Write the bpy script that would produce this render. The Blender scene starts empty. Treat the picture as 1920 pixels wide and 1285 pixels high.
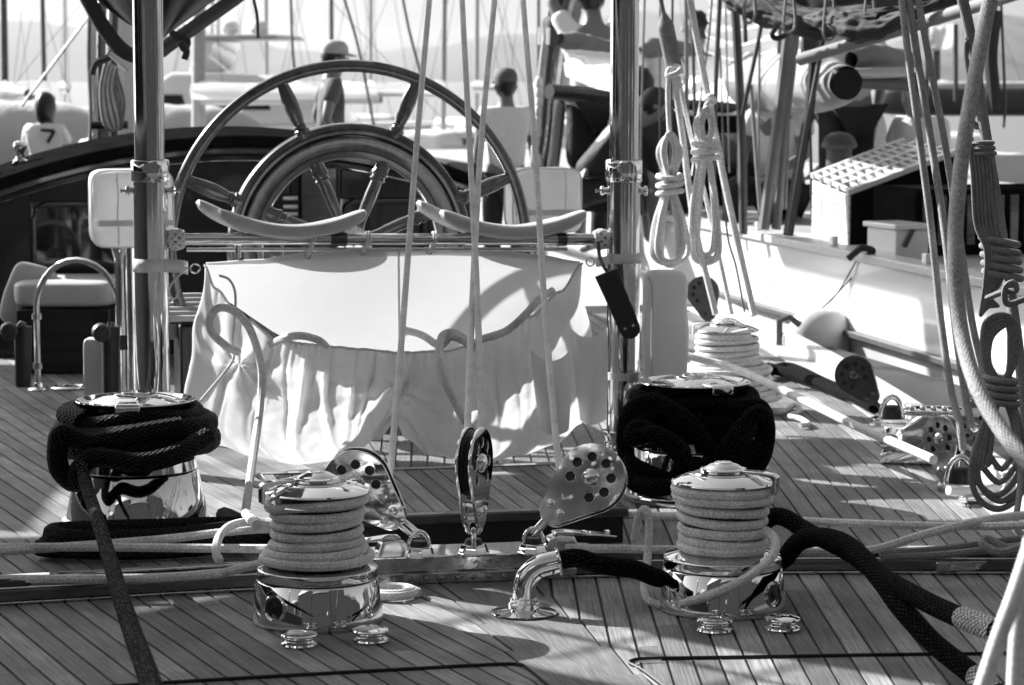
import bpy, bmesh, math, random
from math import sin, cos, tan, pi, radians, atan, atan2, sqrt, hypot
from mathutils import Vector, Matrix, noise
random.seed(7)
scn = bpy.context.scene
COL = scn.collection

# ------------------------------------------------------------------ camera
FPX, HC = 4700.0, 1.25                       # focal length in photo pixels, eye height above the deck
PITCH, YAW = atan((642.5-150)/FPX), radians(12.65)
CAM = Vector((0, 0, HC))
FW = Vector((sin(YAW)*cos(PITCH), cos(YAW)*cos(PITCH), -sin(PITCH)))
RT = Vector((cos(YAW), -sin(YAW), 0)); UP = RT.cross(FW)
HF = Vector((sin(YAW), cos(YAW), 0))         # horizontal view direction
cd = bpy.data.cameras.new('camera'); cam = bpy.data.objects.new('camera', cd); COL.objects.link(cam)
cd.sensor_width = 36; cd.sensor_fit = 'HORIZONTAL'; cd.lens = 36*FPX/1920
cd.clip_start = .1; cd.clip_end = 20000
cam.matrix_world = Matrix((RT, UP, -FW)).transposed().to_4x4(); cam.location = CAM
cd.dof.use_dof = True; cd.dof.focus_distance = 6.3; cd.dof.aperture_fstop = 8.0
scn.camera = cam

# ------------------------------------------------------------------ sky, sun, exposure
SUN_AZ, SUN_EL = YAW-radians(54), radians(31)     # azimuth measured from +Y towards +X
w = bpy.data.worlds.new('World'); scn.world = w; w.use_nodes = True
nt = w.node_tree; nt.nodes.clear()
sky = nt.nodes.new('ShaderNodeTexSky'); sky.sky_type = 'NISHITA'; sky.sun_disc = False
sky.sun_elevation = SUN_EL; sky.sun_rotation = SUN_AZ; sky.dust_density = 3.0; sky.air_density = 1.0
bw = nt.nodes.new('ShaderNodeRGBToBW'); bg = nt.nodes.new('ShaderNodeBackground'); wo = nt.nodes.new('ShaderNodeOutputWorld')
nt.links.new(sky.outputs[0], bw.inputs[0]); nt.links.new(bw.outputs[0], bg.inputs[0]); nt.links.new(bg.outputs[0], wo.inputs[0])
bg.inputs[1].default_value = 0.088
sl = bpy.data.lights.new('sun', 'SUN'); sl.energy = 5.0; sl.angle = radians(.53); sl.color = (1, 1, 1)
so = bpy.data.objects.new('sun', sl); COL.objects.link(so)
SUNV = Vector((sin(SUN_AZ)*cos(SUN_EL), cos(SUN_AZ)*cos(SUN_EL), sin(SUN_EL)))
so.rotation_euler = SUNV.to_track_quat('Z', 'Y').to_euler(); so.location = (0, 0, 30)
vs = scn.view_settings; vs.view_transform = 'Standard'; vs.look = 'None'; vs.exposure = 1.25; vs.gamma = 1
scn.cycles.max_bounces = 6; scn.cycles.volume_bounces = 0; scn.cycles.sample_clamp_indirect = 6
scn.cycles.use_denoising = True

# ------------------------------------------------------------------ helpers: where a photo pixel stands in the place
def ray(x, y): return FW+RT*((x-960)/FPX)-UP*((y-642.5)/FPX)
def G(x, y, z=0.0):
    r = ray(x, y); return CAM+r*((z-HC)/r.z)
def P(x, y, d):
    r = ray(x, y); return CAM+r*(d/r.dot(HF))
def V(*a): return Vector(a)
def dep(p): return (Vector(p)-CAM).dot(HF)

# ------------------------------------------------------------------ helpers: meshes and objects
class MB:
    def __init__(s): s.v = []; s.f = []; s.u = []
    def face(s, idx, uv=None): s.f.append(tuple(idx)); s.u.append(uv)
    def add(s, vs, fs, M=None):
        o = len(s.v); s.v += [tuple(M @ Vector(p)) if M else tuple(p) for p in vs]
        for f in fs: s.face([i+o for i in f])
        return s
    def box(s, c, d, M=None):
        x, y, z = c; a, b, h = d[0]/2, d[1]/2, d[2]/2
        return s.add([(x-a,y-b,z-h),(x+a,y-b,z-h),(x+a,y+b,z-h),(x-a,y+b,z-h),(x-a,y-b,z+h),(x+a,y-b,z+h),(x+a,y+b,z+h),(x-a,y+b,z+h)],
              [(3,2,1,0),(4,5,6,7),(0,1,5,4),(1,2,6,5),(2,3,7,6),(3,0,4,7)], M)
    def lathe(s, prof, M=None, n=40, caps=True):
        o = len(s.v); m = len(prof)
        for r, z in prof:
            for k in range(n):
                a = 2*pi*k/n; p = Vector((r*cos(a), r*sin(a), z)); s.v.append(tuple(M @ p) if M else tuple(p))
        for j in range(m-1):
            for k in range(n):
                k2 = (k+1) % n; s.face((o+j*n+k, o+j*n+k2, o+(j+1)*n+k2, o+(j+1)*n+k))
        if caps:
            if prof[0][0] > 1e-5: s.face([o+k for k in range(n)][::-1])
            if prof[-1][0] > 1e-5: s.face([o+(m-1)*n+k for k in range(n)])
        return s
    def tube(s, pts, r, n=8, closed=False, caps=True, flat=None):
        pts = [Vector(p) for p in pts]; m = len(pts); o = len(s.v)
        rr = r if isinstance(r, (list, tuple)) else [r]*m
        T = []
        for i in range(m):
            a, b = (pts[i-1] if i or closed else pts[i]), (pts[(i+1) % m] if i < m-1 or closed else pts[i])
            t = (b-a); T.append(t.normalized() if t.length > 1e-9 else Vector((0,0,1)))
        h = Vector((0,0,1)) if abs(T[0].z) < .9 else Vector((1,0,0))
        N = (h-T[0]*h.dot(T[0])).normalized(); L = 0
        for i in range(m):
            if i:
                ax = T[i-1].cross(T[i])
                if ax.length > 1e-7: N = Matrix.Rotation(T[i-1].angle(T[i]), 3, ax) @ N
                L += (pts[i]-pts[i-1]).length
            N = (N-T[i]*N.dot(T[i])).normalized(); B = T[i].cross(N)
            for k in range(n):
                a = 2*pi*k/n; q = pts[i]+(N*cos(a)+B*sin(a)*(flat or 1))*rr[i]; s.v.append(tuple(q))
        Ls = [0]
        for i in range(1, m): Ls.append(Ls[-1]+(pts[i]-pts[i-1]).length)
        if closed: Ls.append(Ls[-1]+(pts[0]-pts[-1]).length)
        for i in range(m if closed else m-1):
            i2 = (i+1) % m
            for k in range(n):
                k2 = (k+1) % n; u0, u1, v0, v1 = k/n, (k+1)/n, Ls[i], Ls[i+1]
                s.face((o+i*n+k, o+i*n+k2, o+i2*n+k2, o+i2*n+k), ((u0,v0),(u1,v0),(u1,v1),(u0,v1)))
        if caps and not closed:
            s.face([o+k for k in range(n)][::-1]); s.face([o+(m-1)*n+k for k in range(n)])
        return s
    def prism(s, out, t, M=None):
        n = len(out); vs = [(x, -t/2, z) for x, z in out]+[(x, t/2, z) for x, z in out]
        return s.add(vs, [tuple(range(n)), tuple(range(2*n-1, n-1, -1))]+[(i+n, (i+1) % n+n, (i+1) % n, i) for i in range(n)], M)
    def grid(s, fn, nu, nv, uv=None):
        o = len(s.v)
        for j in range(nv+1):
            for i in range(nu+1): s.v.append(tuple(fn(i/nu, j/nv)))
        for j in range(nv):
            for i in range(nu):
                a = o+j*(nu+1)+i; q = None
                if uv: q = [(x/nu*uv[0], y/nv*uv[1]) for x, y in ((i,j),(i+1,j),(i+1,j+1),(i,j+1))]
                s.face((a, a+1, a+nu+2, a+nu+1), q)
        return s
    def build(s, name, mat, parent=None, smooth=True, ang=38, bevel=0, seg=2, solid=0, sub=0):
        me = bpy.data.meshes.new(name); me.from_pydata(s.v, [], s.f)
        if any(s.u):
            ul = me.uv_layers.new(name='UVMap'); li = 0
            for f, u in zip(s.f, s.u):
                for k in range(len(f)):
                    if u: ul.data[li].uv = u[k]
                    li += 1
        me.validate(); 
        bm = bmesh.new(); bm.from_mesh(me); bmesh.ops.recalc_face_normals(bm, faces=bm.faces); bm.to_mesh(me); bm.free()
        if smooth:
            me.polygons.foreach_set('use_smooth', [True]*len(me.polygons)); me.set_sharp_from_angle(angle=radians(ang))
        o = bpy.data.objects.new(name, me); COL.objects.link(o)
        me.materials.append(MT[mat] if isinstance(mat, str) else mat)
        if parent: o.parent = parent; o.matrix_parent_inverse = parent.matrix_basis.inverted()
        if solid: q = o.modifiers.new('solid', 'SOLIDIFY'); q.thickness = solid; q.offset = 0
        if sub: q = o.modifiers.new('sub', 'SUBSURF'); q.levels = q.render_levels = sub
        if bevel:
            q = o.modifiers.new('bevel', 'BEVEL'); q.width = bevel; q.segments = seg; q.limit_method = 'ANGLE'; q.angle_limit = radians(40)
            q.harden_normals = False
        return o
def tag(o, label, cat, group=None, kind=None):
    if label: o['label'] = label
    if cat: o['category'] = cat
    if group: o['group'] = group
    if kind: o['kind'] = kind
    return o
def thing(name, loc, label, cat, group=None):
    o = bpy.data.objects.new(name, None); COL.objects.link(o); o.location = loc; o.empty_display_size = .05
    return tag(o, label, cat, group)
def copy_tree(o, parent=None):
    c = o.copy(); COL.objects.link(c); c.parent = parent
    for ch in list(o.children): copy_tree(ch, c)
    return c
def cr(pts, n=8, closed=False):                        # Catmull-Rom through the points
    pts = [Vector(p) for p in pts]; m = len(pts); out = []
    for i in range(m if closed else m-1):
        p1, p2 = pts[i], pts[(i+1) % m]
        p0 = pts[i-1] if (i or closed) else p1*2-p2
        p3 = pts[(i+2) % m] if (i+2 < m or closed) else p2*2-p1
        for k in range(n):
            t = k/n; out.append(.5*((2*p1)+(p2-p0)*t+(2*p0-5*p1+4*p2-p3)*t*t+(3*p1-p0-3*p2+p3)*t*t*t))
    if not closed: out.append(pts[-1])
    return out
def F3(o, z, x=None):                                  # frame with the given z axis
    z = Vector(z).normalized(); x = Vector(x) if x is not None else (Vector((1,0,0)) if abs(z.x) < .9 else Vector((0,1,0)))
    x = (x-z*x.dot(z)).normalized(); y = z.cross(x)
    return Matrix(((x.x,y.x,z.x,o[0]),(x.y,y.y,z.y,o[1]),(x.z,y.z,z.z,o[2]),(0,0,0,1)))
def T3(o): return Matrix.Translation(Vector(o))
def one(mb, name, mat, label, cat, group=None, **k):   # a thing that is one mesh
    return tag(mb.build(name, mat, **k), label, cat, group)
def rope(name, pts, r, mat, label, cat='rope', group=None, n=8, sub=8, closed=False, parent=None, rn=0):
    q = cr(pts, sub, closed)
    o = MB().tube(q, r, n, closed).build(name, mat, parent)
    return tag(o, label, cat, group) if label else o
def GP(l, z=0.0): return [G(a[0], a[1], a[2] if len(a) > 2 else z) for a in l]
def PP(l, d=None): return [P(a[0], a[1], a[2] if len(a) > 2 else d) for a in l]

# ------------------------------------------------------------------ materials (a monochrome place: every colour is a grey)
MT = {}
def mk(name, base, rough=.5, metal=0., coat=0., spec=.5, var=0., vscale=8., bump=0., bscale=60., stretch=None, transl=0., rvar=0., sheen=0., coords='Object', detail=4.):
    m = bpy.data.materials.new(name); m.use_nodes = True; t = m.node_tree; b = t.nodes['Principled BSDF']
    b.inputs['Base Color'].default_value = (base, base, base, 1); b.inputs['Roughness'].default_value = rough
    b.inputs['Metallic'].default_value = metal; b.inputs['Coat Weight'].default_value = coat; b.inputs['Coat Roughness'].default_value = .04
    b.inputs['Specular IOR Level'].default_value = spec; b.inputs['Sheen Weight'].default_value = sheen
    tc = t.nodes.new('ShaderNodeTexCoord'); src = tc.outputs[coords]
    if stretch:
        mp = t.nodes.new('ShaderNodeMapping'); mp.inputs['Scale'].default_value = stretch; t.links.new(src, mp.inputs[0]); src = mp.outputs[0]
    if var or rvar:
        nz = t.nodes.new('ShaderNodeTexNoise'); nz.inputs['Scale'].default_value = vscale; nz.inputs['Detail'].default_value = detail; t.links.new(src, nz.inputs['Vector'])
        if var:
            mr = t.nodes.new('ShaderNodeMapRange'); mr.inputs[1].default_value = .25; mr.inputs[2].default_value = .75
            mr.inputs[3].default_value = base*(1-var); mr.inputs[4].default_value = min(1, base*(1+var)); t.links.new(nz.outputs[0], mr.inputs[0]); t.links.new(mr.outputs[0], b.inputs['Base Color'])
        if rvar:
            mr = t.nodes.new('ShaderNodeMapRange'); mr.inputs[1].default_value = .3; mr.inputs[2].default_value = .7
            mr.inputs[3].default_value = max(0, rough-rvar); mr.inputs[4].default_value = rough+rvar; t.links.new(nz.outputs[0], mr.inputs[0]); t.links.new(mr.outputs[0], b.inputs['Roughness'])
    if bump:
        nz = t.nodes.new('ShaderNodeTexNoise'); nz.inputs['Scale'].default_value = bscale; nz.inputs['Detail'].default_value = 3; t.links.new(src, nz.inputs['Vector'])
        bp = t.nodes.new('ShaderNodeBump'); bp.inputs['Strength'].default_value = bump; bp.inputs['Distance'].default_value = .03 if name.startswith(('shirt','trous')) else .002
        t.links.new(nz.outputs[0], bp.inputs['Height']); t.links.new(bp.outputs[0], b.inputs['Normal'])
    if transl:
        tr = t.nodes.new('ShaderNodeBsdfTranslucent'); tr.inputs[0].default_value = (base, base, base, 1); mx = t.nodes.new('ShaderNodeMixShader'); mx.inputs[0].default_value = transl
        t.links.new(b.outputs[0], mx.inputs[1]); t.links.new(tr.outputs[0], mx.inputs[2]); t.links.new(mx.outputs[0], t.nodes['Material Output'].inputs[0])
    MT[name] = m; return m
def spots(name, scale=38, lo=.60, hi=.70, add=.28, dark=.75):
    # salt spots and finger marks: dull patches with a shape of their own
    m = MT[name]; t = m.node_tree; b = t.nodes['Principled BSDF']; N = t.nodes.new; L = t.links.new
    tc = N('ShaderNodeTexCoord'); nz = N('ShaderNodeTexNoise'); nz.inputs['Scale'].default_value = scale; nz.inputs['Detail'].default_value = 6; nz.inputs['Roughness'].default_value = .65; L(tc.outputs['Object'], nz.inputs['Vector'])
    r = N('ShaderNodeMapRange'); r.inputs[1].default_value = lo; r.inputs[2].default_value = hi; r.inputs[3].default_value = 0; r.inputs[4].default_value = add; L(nz.outputs[0], r.inputs[0])
    a = N('ShaderNodeMath'); a.operation = 'ADD'; src = b.inputs['Roughness'].links[0].from_socket; L(src, a.inputs[0]); L(r.outputs[0], a.inputs[1]); L(a.outputs[0], b.inputs['Roughness'])
    r2 = N('ShaderNodeMapRange'); r2.inputs[1].default_value = lo; r2.inputs[2].default_value = hi; r2.inputs[3].default_value = 1; r2.inputs[4].default_value = dark; L(nz.outputs[0], r2.inputs[0])
    q = N('ShaderNodeMath'); q.operation = 'MULTIPLY'; src = b.inputs['Base Color'].links[0].from_socket; L(src, q.inputs[0]); L(r2.outputs[0], q.inputs[1]); L(q.outputs[0], b.inputs['Base Color'])
def ropemat(name, base, fleck, rough=.75, pitch=.012, strands=8, bump=.6, spec=.3, dist=.0015, lo_=.18, hi_=.52):
    m = bpy.data.materials.new(name); m.use_nodes = True; t = m.node_tree; b = t.nodes['Principled BSDF']; N = t.nodes.new; L = t.links.new
    b.inputs['Roughness'].default_value = rough; b.inputs['Specular IOR Level'].default_value = spec
    tc = N('ShaderNodeTexCoord'); sp = N('ShaderNodeSeparateXYZ'); L(tc.outputs['UV'], sp.inputs[0])
    def mth(op, a, bb):
        q = N('ShaderNodeMath'); q.operation = op
        for i, x in enumerate((a, bb)):
            if x is None: continue
            if isinstance(x, (int, float)): q.inputs[i].default_value = x
            else: L(x, q.inputs[i])
        return q.outputs[0]
    ku = mth('MULTIPLY', sp.outputs[0], 2*pi*strands/2); kv = mth('MULTIPLY', sp.outputs[1], 2*pi/pitch/2)
    s1 = mth('SINE', mth('ADD', ku, kv), None); s2 = mth('SINE', mth('SUBTRACT', ku, kv), None)
    h = mth('ABSOLUTE', mth('MULTIPLY', s1, s2), None)
    nz = N('ShaderNodeTexNoise'); nz.inputs['Scale'].default_value = 170; nz.inputs['Detail'].default_value = 2; L(tc.outputs['Object'], nz.inputs['Vector'])
    lo = N('ShaderNodeTexNoise'); lo.inputs['Scale'].default_value = 14; L(tc.outputs['Object'], lo.inputs['Vector'])
    cf = mth('MULTIPLY', nz.outputs[0], mth('ADD', mth('MULTIPLY', h, .5), .45)); mr = N('ShaderNodeMapRange'); L(cf, mr.inputs[0]); mr.inputs[1].default_value = lo_; mr.inputs[2].default_value = hi_
    mr.inputs[3].default_value = base; mr.inputs[4].default_value = fleck
    c2 = mth('MULTIPLY', mr.outputs[0], mth('ADD', mth('MULTIPLY', lo.outputs[0], .7), .65)); L(c2, b.inputs['Base Color'])
    bp = N('ShaderNodeBump'); bp.inputs['Strength'].default_value = bump; bp.inputs['Distance'].default_value = dist
    L(mth('ADD', h, mth('MULTIPLY', nz.outputs[0], .6)), bp.inputs['Height']); L(bp.outputs[0], b.inputs['Normal'])
    MT[name] = m
def teakmat(name, base, var=.22, grain=1.0, rough=.6):
    m = bpy.data.materials.new(name); m.use_nodes = True; t = m.node_tree; b = t.nodes['Principled BSDF']; N = t.nodes.new; L = t.links.new
    b.inputs['Roughness'].default_value = rough; b.inputs['Specular IOR Level'].default_value = .35
    tc = N('ShaderNodeTexCoord'); oi = N('ShaderNodeObjectInfo'); mp = N('ShaderNodeMapping'); mp.inputs['Scale'].default_value = (1, .022, 1)
    av = N('ShaderNodeVectorMath'); av.operation = 'ADD'; cb = N('ShaderNodeCombineXYZ'); ml = N('ShaderNodeMath'); ml.operation = 'MULTIPLY'; ml.inputs[1].default_value = 37
    L(oi.outputs['Random'], ml.inputs[0]); L(ml.outputs[0], cb.inputs[0]); L(ml.outputs[0], cb.inputs[1])
    L(tc.outputs['UV'], mp.inputs[0]); L(mp.outputs[0], av.inputs[0]); L(cb.outputs[0], av.inputs[1])
    g = N('ShaderNodeTexNoise'); g.inputs['Scale'].default_value = 210; g.inputs['Detail'].default_value = 4; g.inputs['Roughness'].default_value = .6; L(av.outputs[0], g.inputs['Vector'])
    lo = N('ShaderNodeTexNoise'); lo.inputs['Scale'].default_value = 5; lo.inputs['Detail'].default_value = 5; L(tc.outputs['Object'], lo.inputs['Vector'])
    def mth(op, a, bb):
        q = N('ShaderNodeMath'); q.operation = op
        for i, x in enumerate((a, bb)):
            if isinstance(x, (int, float)): q.inputs[i].default_value = x
            else: L(x, q.inputs[i])
        return q.outputs[0]
    tone = mth('ADD', mth('MULTIPLY', oi.outputs['Random'], var*1.3), 1-var*.65)
    gr = N('ShaderNodeMapRange'); L(g.outputs[0], gr.inputs[0]); gr.inputs[1].default_value = .34; gr.inputs[2].default_value = .66; gr.inputs[3].default_value = 1-.24*grain; gr.inputs[4].default_value = 1+.16*grain
    l2 = N('ShaderNodeMapRange'); L(lo.outputs[0], l2.inputs[0]); l2.inputs[1].default_value = .3; l2.inputs[2].default_value = .7; l2.inputs[3].default_value = .70; l2.inputs[4].default_value = 1.22
    c = mth('MULTIPLY', mth('MULTIPLY', tone, gr.outputs[0]), mth('MULTIPLY', l2.outputs[0], base)); L(c, b.inputs['Base Color'])
    bp = N('ShaderNodeBump'); bp.inputs['Strength'].default_value = .35; bp.inputs['Distance'].default_value = .001; L(g.outputs[0], bp.inputs['Height']); L(bp.outputs[0], b.inputs['Normal'])
    MT[name] = m
teakmat('teak', .235, .7, 1.8); teakmat('teak_pale', .36, .15, .7)
mk('caulk', .008, .6)
mk('chrome', .80, .045, 1.0, var=.10, vscale=3, rvar=.03, bump=.035, bscale=28)
mk('chrome_streaked', .72, .05, 1.0, var=.16, vscale=6, rvar=.025, bump=.16, bscale=30, stretch=(1.6, 1.6, .12))
mk('chrome_wavy', .80, .06, 1.0, var=.12, vscale=9, rvar=.04, bump=.55, bscale=5)
mk('steel', .52, .16, 1.0, var=.25, vscale=30, rvar=.06, bump=.06, bscale=70)
spots('chrome'); spots('chrome_wavy', 30, .58, .7, .25, .7); spots('chrome_streaked', 30, .62, .72, .22, .6); spots('steel', 50, .52, .66, .25, .55)
mk('dark_steel', .12, .25, 1.0, var=.3, vscale=30)
mk('varnish', .055, .22, coat=1, var=.45, vscale=14, stretch=(1, 1, 9), spec=.5)
mk('varnish_wheel', .065, .2, coat=1, var=.4, vscale=30, spec=.5)
mk('varnish_dark', .012, .35, coat=.25, spec=.3, var=.5, vscale=14, stretch=(9, 9, 1))
mk('pale_wood', .50, .38, var=.14, vscale=14, stretch=(.4, 3, 3), spec=.4, coat=.1)
mk('canvas', .72, .85, spec=.15, var=.12, vscale=6, bump=.2, bscale=900, transl=.36)
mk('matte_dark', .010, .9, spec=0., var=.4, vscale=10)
mk('vent_grey', .09, .5)
mk('canvas_thick', .88, .8, spec=.2, var=.08, vscale=9, bump=.9, bscale=45, transl=.28)
mk('white_paint', .82, .25, coat=.35, var=.04, vscale=3)
mk('white_gloss', .78, .12, coat=.6)
mk('grey_paint', .55, .35, var=.15, vscale=3)
mk('black', .008, .45, bump=.3, bscale=80)
mk('leather', .018, .42, var=.5, vscale=20, bump=.5, bscale=150)
mk('cushion', .50, .5, var=.08, vscale=6, bump=.15, bscale=60)
mk('glass', .012, .03, spec=.6, coat=1)
ropemat('rope_light', .50, .98, pitch=.012, strands=14, bump=.55, dist=.002)
ropemat('rope_white', .66, .95, pitch=.012, strands=14, bump=.5, dist=.002)
ropemat('rope_grey', .16, .30, pitch=.013, strands=12, bump=.6)
ropemat('rope_black', .0015, .045, .6, pitch=.02, strands=14, bump=1.0, spec=.12, dist=.005, lo_=.32, hi_=.60)
ropemat('rope_black_worn', .002, .05, .85, pitch=.016, strands=14, bump=1.0, spec=.04, dist=.004)
ropemat('rope_worn_line', .002, .22, .8, pitch=.022, strands=10, bump=1.0, spec=.03, dist=.004, lo_=.36, hi_=.56)
ropemat('rope_chafe', .02, .80, .5, pitch=.014, strands=14, bump=1.0, spec=.5, dist=.003)
ropemat('rope_dull', .0015, .04, .9, pitch=.02, strands=14, bump=1.0, spec=.06, dist=.005, lo_=.32, hi_=.60)
# ================================================================== the deck we look along (X to starboard, Y forward, Z up)
KC = 1.289                                             # centre line of the king plank
def theta(y): return radians(12 if y < 7 else max(6.0, 12-1.1*(y-7)))
TT = [0.0]; T0, DT = -8.0, .05
for i in range(600): TT.append(TT[-1]+tan(theta(T0+DT*i))*DT)
def Tf(y):
    q = (y-T0)/DT; i = max(0, min(598, int(q))); return TT[i]+(TT[i+1]-TT[i])*(q-i)
Y_AFT, Y_FWD, PITCH_Y = 4.75, 13.0, .2755
deck = MB().add([(-1.6,4.3,-.004),(4.05,4.3,-.004),(4.05,13.5,-.004),(-1.6,13.5,-.004),(-1.6,4.3,-.02),(4.05,4.3,-.02),(4.05,13.5,-.02),(-1.6,13.5,-.02)],
    [(0,1,2,3),(7,6,5,4),(0,4,5,1),(1,5,6,2),(2,6,7,3),(3,7,4,0)]).build('deck', 'caulk', smooth=False)
tag(deck, None, None, kind='structure')
def yk(k): return 5.837-PITCH_Y*k
def seam(side, k, y): return KC+side*(.122+Tf(y)-Tf(yk(k)))   # seam k leaves the king plank at yk
def rail_x(y): return 3.10+(Tf(y)-Tf(6.97))
def strip(name, left, right, ys, mat, parent, top=0.0, th=.014):
    m = MB(); n = len(ys); o = 0
    for y, a, b in zip(ys, left, right): m.v += [(a,y,top),(b,y,top),(a,y,top-th),(b,y,top-th)]
    for i in range(n-1):
        p, q = 4*i, 4*i+4; L0, L1 = ys[i], ys[i+1]; ww = abs(right[i]-left[i])
        m.face((p, p+1, q+1, q), ((0,L0),(ww,L0),(ww,L1),(0,L1))); m.face((p+2, p, q, q+2)); m.face((p+1, p+3, q+3, q+1))
    m.face((0,2,3,1)); e = 4*(n-1); m.face((e,e+1,e+3,e+2))
    return m.build(name, mat, parent, smooth=False)
GAP = .0037
rnd = random.Random(3)
for side in (-1, 1):
    for k in range(-24, 42):
        y0 = max(Y_AFT, yk(k)); y1 = Y_FWD
        if y0 >= y1-.2: continue
        def inner(y):                                  # the edge towards the king plank
            if y >= yk(k-1): return seam(side, k-1, y)
            f = (yk(k-1)-y)/PITCH_Y; return KC+side*(.122-.021*f)
        def outer(y): return seam(side, k, y)
        lim = (lambda y: rail_x(y)-.02) if side > 0 else (lambda y: 9)
        cuts = [y0]; c = y0+rnd.uniform(.5, 2.6)
        while c < y1-.6: cuts.append(c); c += rnd.uniform(1.6, 2.8)
        cuts.append(y1)
        for a, b in zip(cuts, cuts[1:]):
            ys = sorted(set([a, b]+[y for y in [yk(k-1)] if a+.01 < y < b-.01]+[a+(b-a)*i/6 for i in range(1, 6)])) 
            ys[0] += .0012; ys[-1] -= .0012
            li = [inner(y)+side*GAP for y in ys]; lo = [outer(y)-side*GAP for y in ys]
            if side > 0:
                keep = [i for i, y in enumerate(ys) if li[i] < lim(y)-.01]
                if len(keep) < 2: continue
                ys = [ys[i] for i in keep]; li = [li[i] for i in keep]; lo = [min(lo[i], lim(y)) for i, y in zip(keep, ys)]
            elif max(lo+li) < -1.5: continue
            else:
                lo = [max(-1.58, x) for x in lo]; li = [max(-1.57, x) for x in li]
            L_, R_ = (li, lo) if side > 0 else (lo, li)
            strip('plank', L_, R_, ys, 'teak', deck)
pts_l, pts_r, ys = [], [], []
for k in range(-24, 6):
    for y, d in ((yk(k-1)-.0012, .122), (yk(k)+.0012, .101)):
        ys.append(y); pts_l.append(KC-d+GAP); pts_r.append(KC+d-GAP)
for lo_, hi_ in ((4.2, 9.3), (9.3, 12.9)):
    s_ = [i for i, y in enumerate(ys) if lo_ < y <= hi_][::-1]
    strip('king_plank', [pts_l[i] for i in s_], [pts_r[i] for i in s_], [ys[i] for i in s_], 'teak', deck)
# flush hatch lids in the aft deck: only their dark rubber seams show
def seamstrip(pix, wd):
    p = cr(GP(pix, .0035), 8); m = MB().tube(p, wd, 6, flat=.5); return m.build('hatch_seam', 'caulk', deck)
seamstrip([(150,1292),(300,1281),(520,1268),(760,1255),(930,1246),(975,1247),(992,1256),(1040,1295)], .0042)
seamstrip([(1260,1300),(1205,1258),(1180,1244),(1192,1237),(1230,1235),(1420,1232),(1650,1228),(1930,1225)], .0042)
MB().tube(cr(GP([(1250,1300),(1206,1264),(1190,1247),(1200,1241),(1240,1239)], .004), 8), .0025, 6).build('hatch_seam', 'chrome', deck)

# ------------------------------------------------------------------ toe rail on the starboard side
def sweep_y(name, prof, xs, y0, y1, n, mat, parent, bevel=0):
    m = MB(); q = len(prof)
    for i in range(n+1):
        y = y0+(y1-y0)*i/n
        for a, z in prof: m.v.append((xs(y)+a, y, z))
    for i in range(n):
        for j in range(q): m.face((i*q+j, i*q+(j+1) % q, (i+1)*q+(j+1) % q, (i+1)*q+j))
    m.face(range(q)); m.face([n*q+j for j in range(q)][::-1])
    return m.build(name, mat, parent, bevel=bevel)
rl = thing('toe_rail', (rail_x(8), 8, 0), 'low varnished toe rail with pale cap running along the starboard deck edge', 'rail')
sweep_y('rail_board', [(0,-.02),(.05,-.02),(.05,.048),(0,.048)], rail_x, 4.6, 13.2, 24, 'grey_paint', rl)
sweep_y('rail_cap', [(-.008,.049),(.060,.049),(.060,.064),(-.008,.064)], rail_x, 4.6, 13.2, 24, 'pale_wood', rl, .006)
sweep_y('covering_board', [(-.12,.0008),(-.001,.0008),(-.001,.006),(-.12,.006)], rail_x, 4.6, 13.2, 24, 'pale_wood', rl)
hull = thing('yacht_hull', (KC, 6, -.1), 'white topsides of the yacht under the teak deck', 'yacht')
sweep_y('hull_side', [(.05,-.021),(.07,-.021),(.02,-1.1),(0,-1.1)], rail_x, 4.6, 13.2, 24, 'white_paint', hull)
sweep_y('hull_side', [(-.07,-.021),(-.05,-.021),(0,-1.1),(-.02,-1.1)], lambda y: -1.6, 4.3, 13.4, 3, 'white_paint', hull)

# ------------------------------------------------------------------ mainsheet traveller across the deck
BX = [(-.6,5.99),(.097,6.018),(.713,6.060),(1.36,6.05),(1.75,6.01),(2.1,5.96),(2.54,5.86),(3.02,5.74)]
bc = cr([V(x,y,0) for x, y in BX], 6)
def sweep_b(prof, pts):
    m = MB(); q = len(prof)
    for p in pts:
        for a, z in prof: m.v.append((p.x, p.y+a, z))
    for i in range(len(pts)-1):
        for j in range(q): m.face((i*q+j, i*q+(j+1) % q, (i+1)*q+(j+1) % q, (i+1)*q+j))
    m.face(range(q)); m.face([(len(pts)-1)*q+j for j in range(q)][::-1]); return m
tv = thing('traveller_track', (1.3, 6.1, 0), 'long mainsheet traveller of varnished wood and steel track crossing the whole deck', 'traveller')
sweep_b([(0.004,.0085),(.13,.0085),(.13,.034),(.012,.034)], bc).build('wooden_base', 'varnish', tv, bevel=.003)
sweep_b([(-.006,.001),(.134,.001),(.134,.008),(-.006,.008)], bc).build('foot_strip', 'steel', tv, bevel=.002)
sweep_b([(.014,.0345),(.12,.0345),(.12,.040),(.014,.040)], bc).build('track_flange', 'chrome', tv, bevel=.002)
sweep_b([(.04,.0405),(.10,.0405),(.10,.050),(.04,.050)], bc).build('track_slot', 'dark_steel', tv, bevel=.001)
sweep_b([(.052,.0505),(.088,.0505),(.088,.058),(.052,.058)], bc).build('track_rail', 'chrome', tv, bevel=.002)
def by(x): return min(bc, key=lambda p: abs(p.x-x)).y
def cover(x0, x1):
    return [V(x0+(x1-x0)*i/8, by(x0+(x1-x0)*i/8), 0) for i in range(9)]
sweep_b([(-.012,.0012),(.14,.0012),(.14,.064),(.006,.064),(.001,.030),(-.012,.028)], cover(1.0,1.52)).build('riveted_cover', 'steel', tv, bevel=.002, seg=2)
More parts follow.
